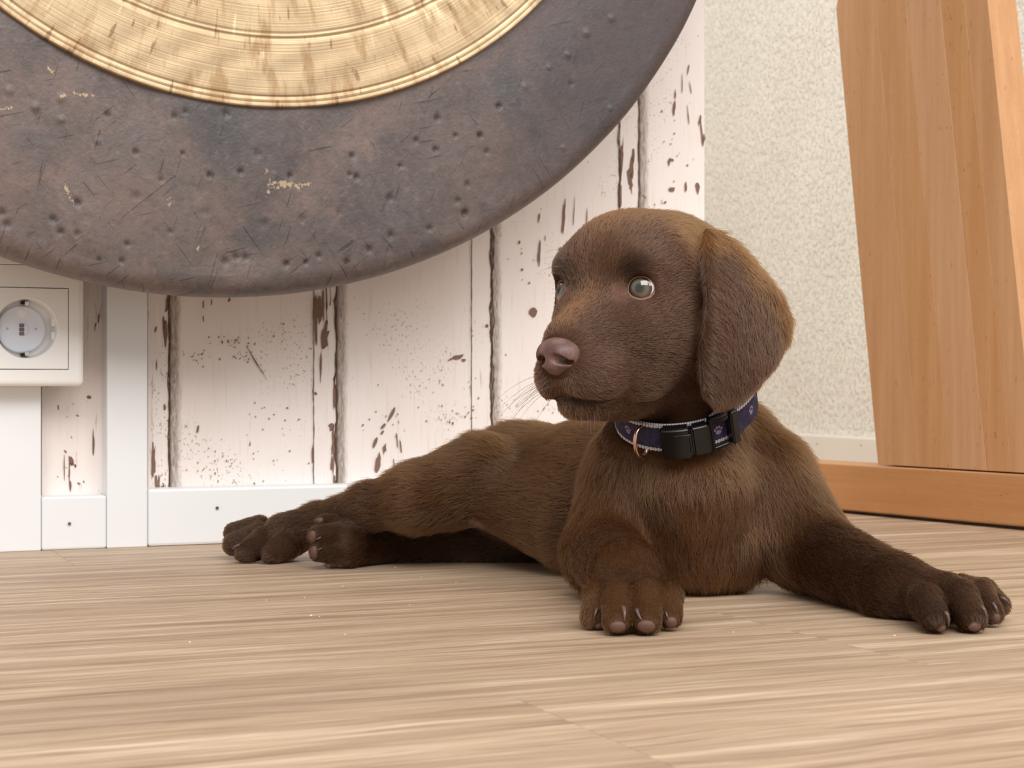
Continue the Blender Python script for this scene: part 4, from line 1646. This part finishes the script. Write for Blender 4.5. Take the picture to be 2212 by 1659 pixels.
MAT_EYE = make_eye()
MAT_LID = m_plain('pink_lid', (118, 82, 70), 0.5, grain=0.1, gscale=800)
MAT_LIDW = m_plain('wet_lid', (60, 40, 36), 0.25)
for s in (-1, 1):
    c = hd(*EYE_C[s])
    g = GAZE[s]
    bm = bmesh.new()
    bmesh.ops.create_uvsphere(bm, u_segments=48, v_segments=32, radius=0.0098)
    e = done('eye', bm, MAT_EYE, pup, True)
    e.location = c - PUP_LOC
    look = g + HF * 0.10 + np.array([0, 0, -0.01])
    e.rotation_euler = Vector(look).to_track_quat('Z', 'Y').to_euler()
    # lid: a soft ring round the opening
    right_ = np.cross(g, HU); right_ /= np.linalg.norm(right_)
    up_ = np.cross(right_, g)
    vs, fs = [], []
    n1_, n2_ = 64, 12
    for i in range(n1_):
        a = 2 * math.pi * i / n1_
        rx, rz = 0.0079, 0.0065
        cr = c + right_ * rx * math.cos(a) + up_ * (rz * math.sin(a))
        out = right_ * math.cos(a) + up_ * math.sin(a)
        # sit the ring on the eyeball
        q = cr - c
        h_ = math.sqrt(max(0.0106 ** 2 - rx ** 2 * math.cos(a) ** 2 - rz ** 2 * math.sin(a) ** 2, 1e-8))
        cr = cr + g * (h_ - 0.0004)
        tr = 0.0007 + 0.0005 * max(0, -math.sin(a)) + 0.0003 * abs(math.cos(a))
        for j in range(n2_):
            b = 2 * math.pi * j / n2_
            vs.append(cr + (out * math.cos(b) * 1.15 + g * math.sin(b) * .8) * tr - PUP_LOC)
    for i in range(n1_):
        for j in range(n2_):
            fs.append((i * n2_ + j, ((i + 1) % n1_) * n2_ + j, ((i + 1) % n1_) * n2_ + (j + 1) % n2_, i * n2_ + (j + 1) % n2_))
    me = mesh('eyelid', vs, fs)
    lid = link('eyelid', me, MAT_LID, pup, True)

# ---- nose leather
NF = Field(hd(99, 0, 0) - np.array([.026, .012, .052]), hd(86, 0, 0) + np.array([.026, .030, -.012]), 0.00055)
fn, lo, hi = f_ell(hd(84.5, 0, -33), (.0125, .0118, .0088), hrows(0, 8))
NF.add(fn, lo, hi, 0.003)
for s in (-1, 1):
    fn, lo, hi = f_ell(hd(88, s * 5.6, -34.5), (.0078, .0062, .0064), hrows(-s * 20, 0))
    NF.add(fn, lo, hi, 0.004)
fn, lo, hi = f_ell(hd(89, 0, -38.5), (.0070, .0055, .0060), hrows())
NF.add(fn, lo, hi, 0.003)
for s in (-1, 1):
    fn, lo, hi = f_cone(hd(97.5, s * 4.3, -36), hd(89, s * 8.8, -37), .0027, .0020)
    NF.add(fn, lo, hi, 0.0016, cut=True)
fn, lo, hi = f_cone(hd(99.0, 0, -33), hd(97, 0, -45), .0008, .0008)
NF.add(fn, lo, hi, 0.0012, cut=True)
NPt, NQ = surface(NF)
NPt = relax(NPt, NQ, 2)
M = Mat('nose_leather', srgb(124, 94, 90), 0.42, spec=0.5)
vv_ = M.coord()
M.base(M.ramp(M.noise(vv_, 160.0, 3), [(0.35, srgb(92, 66, 61)), (0.65, srgb(122, 92, 88))]))
M.bump(M.voro(vv_, 1500.0), 0.25, 0.0004)
nose = link('nose', np_mesh('nose', NPt - PUP_LOC, NQ), M.m, pup, True)

# ---- claws and toe pads
MAT_CLAW = m_plain('claw_horn', (92, 74, 68), 0.3)
MAT_PAD = m_plain('pad_skin', (98, 68, 58), 0.55, grain=0.2, gscale=900)
bm = bmesh.new()
cp = [(0, 0, 0, 1.0), (0.25, 0.10, 0, 1.0), (0.55, 0.12, 0, .8), (0.85, 0.02, 0, .45), (1.0, -0.08, 0, .08)]
rings_ = []
for (a, b, c_, r_) in cp:
    rings_.append([bm.verts.new((a, b + 0.16 * r_ * math.cos(2 * math.pi * i / 8), 0.13 * r_ * math.sin(2 * math.pi * i / 8))) for i in range(8)])
for A_, B_ in zip(rings_[:-1], rings_[1:]):
    for i in range(8):
        bm.faces.new((A_[i], A_[(i + 1) % 8], B_[(i + 1) % 8], B_[i]))
bm.faces.new(rings_[0][::-1])
bm.faces.new(rings_[-1])
bmesh.ops.recalc_face_normals(bm, faces=bm.faces)
for f in bm.faces: f.smooth = True
claw_me = bpy.data.meshes.new('claw')
bm.to_mesh(claw_me)
bm.free()
claw_me.materials.append(MAT_CLAW)
bm = bmesh.new()
bmesh.ops.create_uvsphere(bm, u_segments=16, v_segments=10, radius=1.0)
for f in bm.faces: f.smooth = True
pad_me = bpy.data.meshes.new('toe_pad')
bm.to_mesh(pad_me)
bm.free()
pad_me.materials.append(MAT_PAD)


def claw(x0, y0, x1, y1, wide=1.0):
    p, nn = hit(x0, y0)
    if p is None: return
    q, n2 = hit(x1, y1)
    Yq = p[1] if q is None or abs(q[1] - p[1]) > 0.012 else q[1]
    q = px(x1, y1, min(Yq, p[1] + .004) - 0.0012)
    p = p + nn * 0.0002
    d = q - p
    ln_ = np.linalg.norm(d)
    xa = d / ln_
    za = np.cross(xa, nn); za /= np.linalg.norm(za)
    ya = np.cross(za, xa)
    o = bpy.data.objects.new('claw', claw_me)
    COL.objects.link(o)
    o.parent = pup
    m = Matrix.Identity(4)
    for i, v in enumerate((xa * ln_, ya * ln_ * wide, za * ln_ * wide)):
        m[0][i], m[1][i], m[2][i] = v
    m.translation = Vector(p - PUP_LOC)
    o.matrix_local = m


def pad(x, y, wx, wy, tilt=0.0):
    p, nn = hit(x, y)
    if p is None: return
    Y = p[1]
    za = nn
    xa = np.array([math.cos(tilt), 0, -math.sin(tilt)])
    xa = xa - za * (xa @ za); xa /= np.linalg.norm(xa)
    ya = np.cross(za, xa)
    o = bpy.data.objects.new('toe_pad', pad_me)
    COL.objects.link(o)
    o.parent = pup
    m = Matrix.Identity(4)
    for i, v in enumerate((xa * wx * Y / F, ya * wy * Y / F, za * 0.0022)):
        m[0][i], m[1][i], m[2][i] = v
    m.translation = Vector(p - nn * 0.0006 - PUP_LOC)
    o.matrix_local = m


for args in [(1289, 1314, 1282, 1337), (1345, 1311, 1349, 1343), (1377, 1317, 1386, 1341), (1439, 1322, 1445, 1342),
             (2040, 1321, 2050, 1354), (2118, 1310, 2131, 1342), (2144, 1303, 2158, 1332), (2160, 1291, 2184, 1308),
             (519, 1178, 500, 1187), (692, 1121, 680, 1127), (694, 1160, 680, 1167), (696, 1184, 684, 1190), (706, 1215, 694, 1222)]:
    claw(*args)
for args in [(1335, 1355, 18, 14), (1396, 1354, 20, 15), (1450, 1345, 14, 13), (1296, 1350, 12, 9), (2034, 1357, 12, 10), (2106, 1355, 15, 12), (2152, 1335, 10, 12),
             (690, 1124, 9, 8), (675, 1160, 9, 14), (678, 1194, 9, 15), (708, 1222, 8, 6)]:
    pad(*args)

# ---- belly skin shows as a bare fold; whiskers
wp, wd_ = [], []
for i in range(15):
    x, y = 1165 + rnd.uniform(-6, 40), rnd.uniform(800, 862)
    p, nn = hit(x, y)
    if p is None: continue
    d = np.array([-0.75 + rnd.uniform(-.2, .2), -0.1, -0.62 + rnd.uniform(-.3, .5)])
    wp.append((p, d / np.linalg.norm(d), rnd.uniform(.014, .026)))
for (x, y) in ((1218, 575), (1225, 560), (1236, 545)):
    p, nn = hit(x, y)
    if p is not None: wp.append((p, np.array([-.95, 0, rnd.uniform(-.1, .4)]), .016))
for i in range(14):
    p, nn = hit(rnd.uniform(1240, 1370), rnd.uniform(872, 892))
    if p is not None: wp.append((p, np.array([rnd.uniform(-.2, .3), -.2, -1]), rnd.uniform(.004, .009)))
wpts = np.array([[p + d * l * t_ + np.array([0, 0, -1]) * l * .35 * t_ * t_ for t_ in np.linspace(0, 1, 6)] for p, d, l in wp])
wr = np.tile(np.array([.00011, .0001, .00009, .00007, .00005, .00002]), (len(wp), 1))
wh = curves_obj('whiskers', wpts, wr, np.tile(np.array(srgb(70, 52, 44)[:3]), (len(wp), 1)), MAT_FUR, pup, PUP_LOC)
wh['kind'] = 'stuff'

# ------------------------------------------------------------------ collar
collar = empty('dog_collar', tuple(CC))
tag(collar, 'navy dog collar with white edging and black clip buckle round the puppy\'s neck', 'collar')


def cpt(th, r, w):
    th = math.radians(th)
    return ca * (r * math.cos(th)) + cb * (r * math.sin(th)) + cw * w


def make_navy():
    M = Mat('navy_webbing', rough=0.75, spec=0.25)
    v = M.coord()
    M.base(M.ramp(M.noise(v, 260.0, 3), [(0.3, srgb(36, 32, 52)), (0.7, srgb(56, 50, 76))]))
    M.bump(M.noise(v, 1600.0, 2), 0.4, 0.0004)
    return M.m


def make_ribbed():
    M = Mat('white_ribbed_webbing', rough=0.8, spec=0.2)
    v = M.coord()
    wv = M.n('ShaderNodeTexWave', wave_type='BANDS', bands_direction='X')
    wv.inputs['Scale'].default_value = 230.0
    wv.inputs['Distortion'].default_value = 1.0
    M.l(v, wv.inputs['Vector'])
    M.base(M.ramp(wv.outputs['Fac'], [(0.2, srgb(150, 144, 150)), (0.7, srgb(206, 202, 206))]))
    M.bump(wv.outputs['Fac'], 0.7, 0.0006)
    return M.m


MAT_NAVY, MAT_RIB = make_navy(), make_ribbed()
MAT_BUCKLE = m_plain('black_plastic', (15, 15, 17), 0.28, spec=0.5)
MAT_RING = m_plain('ring_metal', (216, 178, 158), 0.22, 1.0)
MAT_PRINT = m_plain('print_grey', (132, 116, 140), 0.8)


def sweep(name, t0, t1, r0, r1, w0, w1, mat, parent, n=None, bev=0.0, rise=0.0, full=False, wave=0.0):
    """a bent bar round the neck: rectangle r0..r1 by w0..w1"""
    n = n or max(3, int(abs(t1 - t0) / 4))
    vs, fs = [], []
    cnt = n if full else n + 1
    for i in range(cnt):
        f = i / n
        th = t0 + (t1 - t0) * f
        dw = rise * f
        wz = wave * math.sin(i * 2.1)
        for (r, w) in ((r0, w0), (r1, w0 - wz), (r1, w1 + wz), (r0, w1)):
            vs.append(cpt(th, r, w + dw))
    m = cnt if full else cnt - 1
    for i in range(m):
        j = (i + 1) % cnt
        for k in range(4):
            fs.append((i * 4 + k, j * 4 + k, j * 4 + (k + 1) % 4, i * 4 + (k + 1) % 4))
    if not full:
        fs.append((3, 2, 1, 0))
        fs.append(tuple((cnt - 1) * 4 + k for k in range(4)))
    me = mesh(name, vs, fs)
    bm = bmesh.new()
    bm.from_mesh(me)
    bmesh.ops.recalc_face_normals(bm, faces=bm.faces)
    if bev:
        es = [e for e in bm.edges if e.calc_face_angle(0) > 0.7]
        bmesh.ops.bevel(bm, geom=es, offset=bev, segments=3, affect='EDGES')
    bm.to_mesh(me)
    bm.free()
    return link(name, me, mat, parent)


R0_, R1_ = CRAD, CRAD + 0.0018
band = sweep('band', 0, 360, R0_, R1_, -0.0068, 0.0068, MAT_NAVY, collar, 120, full=True)
for (a, b) in ((0.0066, 0.0082), (-0.0082, -0.0066)):
    sweep('edge_trim', 0, 360, R0_ + 0.0001, R1_ + 0.0005, a, b, MAT_RIB, band, 300, full=True, wave=0.0003)
# outer strap layer coming back from the slider, rising to the right
strap = sweep('strap_end', 56, -62, R1_ + 0.0012, R1_ + 0.0030, -0.0068, 0.0068, MAT_NAVY, collar, 40)
sweep('edge_trim', 56, -62, R1_ + 0.0011, R1_ + 0.0033, 0.0066, 0.0082, MAT_RIB, strap, 110, wave=0.0003)
loop = sweep('inner_loop', 70, 30, R0_ - 0.0008, R0_ + 0.0012, -0.004, 0.0085, MAT_RIB, collar, 30, rise=0.010)
# clip buckle: socket half, plug half and the narrow slot between them
sweep('buckle_socket', 110, 88.5, R1_ + 0.0004, R1_ + 0.0078, -0.0098, 0.0094, MAT_BUCKLE, collar, 12, 0.0016)
bp_ = sweep('buckle_plug', 88, 75, R1_ + 0.0004, R1_ + 0.0070, -0.0092, 0.0088, MAT_BUCKLE, collar, 8, 0.0012)
sweep('buckle_ridge', 100, 88.5, R1_ + 0.0074, R1_ + 0.0084, 0.0040, 0.0062, MAT_BUCKLE, collar, 6, 0.0004)
# slider frame
sl = sweep('slider', 58, 51, R1_ + 0.0004, R1_ + 0.0066, -0.0102, 0.0105, MAT_BUCKLE, collar, 6, 0.0010)
sweep('slider_bar', 74.6, 58, R1_ + 0.0012, R1_ + 0.0058, 0.0062, 0.0108, MAT_BUCKLE, sl, 8, 0.0014)
sweep('slider_bar', 74.6, 58, R1_ + 0.0004, R1_ + 0.0040, -0.0106, -0.0082, MAT_BUCKLE, sl, 8, 0.0008)
sweep('slider_bar', 74.6, 72, R1_ + 0.0004, R1_ + 0.0062, -0.0102, 0.0105, MAT_BUCKLE, sl, 4, 0.0008)
# metal ring for a lead
bm = bmesh.new()
ctr = cpt(127, R1_ + 0.0036, -0.0015)
er = cpt(127, 1, 0)
nseg, ms = 40, 10
rg = []
for i in range(nseg):
    a = 2 * math.pi * i / nseg
    d = er * math.cos(a) * 0.72 + cw * math.sin(a)
    dn_ = d / np.linalg.norm(d)
    tn_ = np.cross(er, cw)
    rg.append([bm.verts.new(ctr + d * 0.0088 + (dn_ * math.cos(2 * math.pi * j / ms) + tn_ * math.sin(2 * math.pi * j / ms)) * 0.00115) for j in range(ms)])
for i in range(nseg):
    for j in range(ms):
        bm.faces.new((rg[i][j], rg[(i + 1) % nseg][j], rg[(i + 1) % nseg][(j + 1) % ms], rg[i][(j + 1) % ms]))
bmesh.ops.recalc_face_normals(bm, faces=bm.faces)
done('lead_ring', bm, MAT_RING, collar, True)


# small printed paws on the webbing
def print_paw(parent, th, r, w, s):
    vs, fs = [], []
    for (dx, dy, rx, ry) in ((0, -.25, .55, .42), (-.62, .28, .2, .28), (-.22, .62, .2, .28), (.22, .62, .2, .28), (.62, .28, .2, .28)):
        b = len(vs)
        for i in range(10):
            a = 2 * math.pi * i / 10
            vs.append(cpt(th - math.degrees((dx + rx * math.cos(a)) * s / r), r, w + (dy + ry * math.sin(a)) * s))
        fs.append(tuple(range(b, b + 10)))
    return link('paw_print', mesh('paw_print', vs, fs), MAT_PRINT, parent)


print_paw(band, 65, R1_ + 0.0001, -0.0012, 0.0034)
print_paw(strap, 30, R1_ + 0.0031, 0.0, 0.0034)
print_paw(band, 146, R1_ + 0.0001, 0.0, 0.0034)
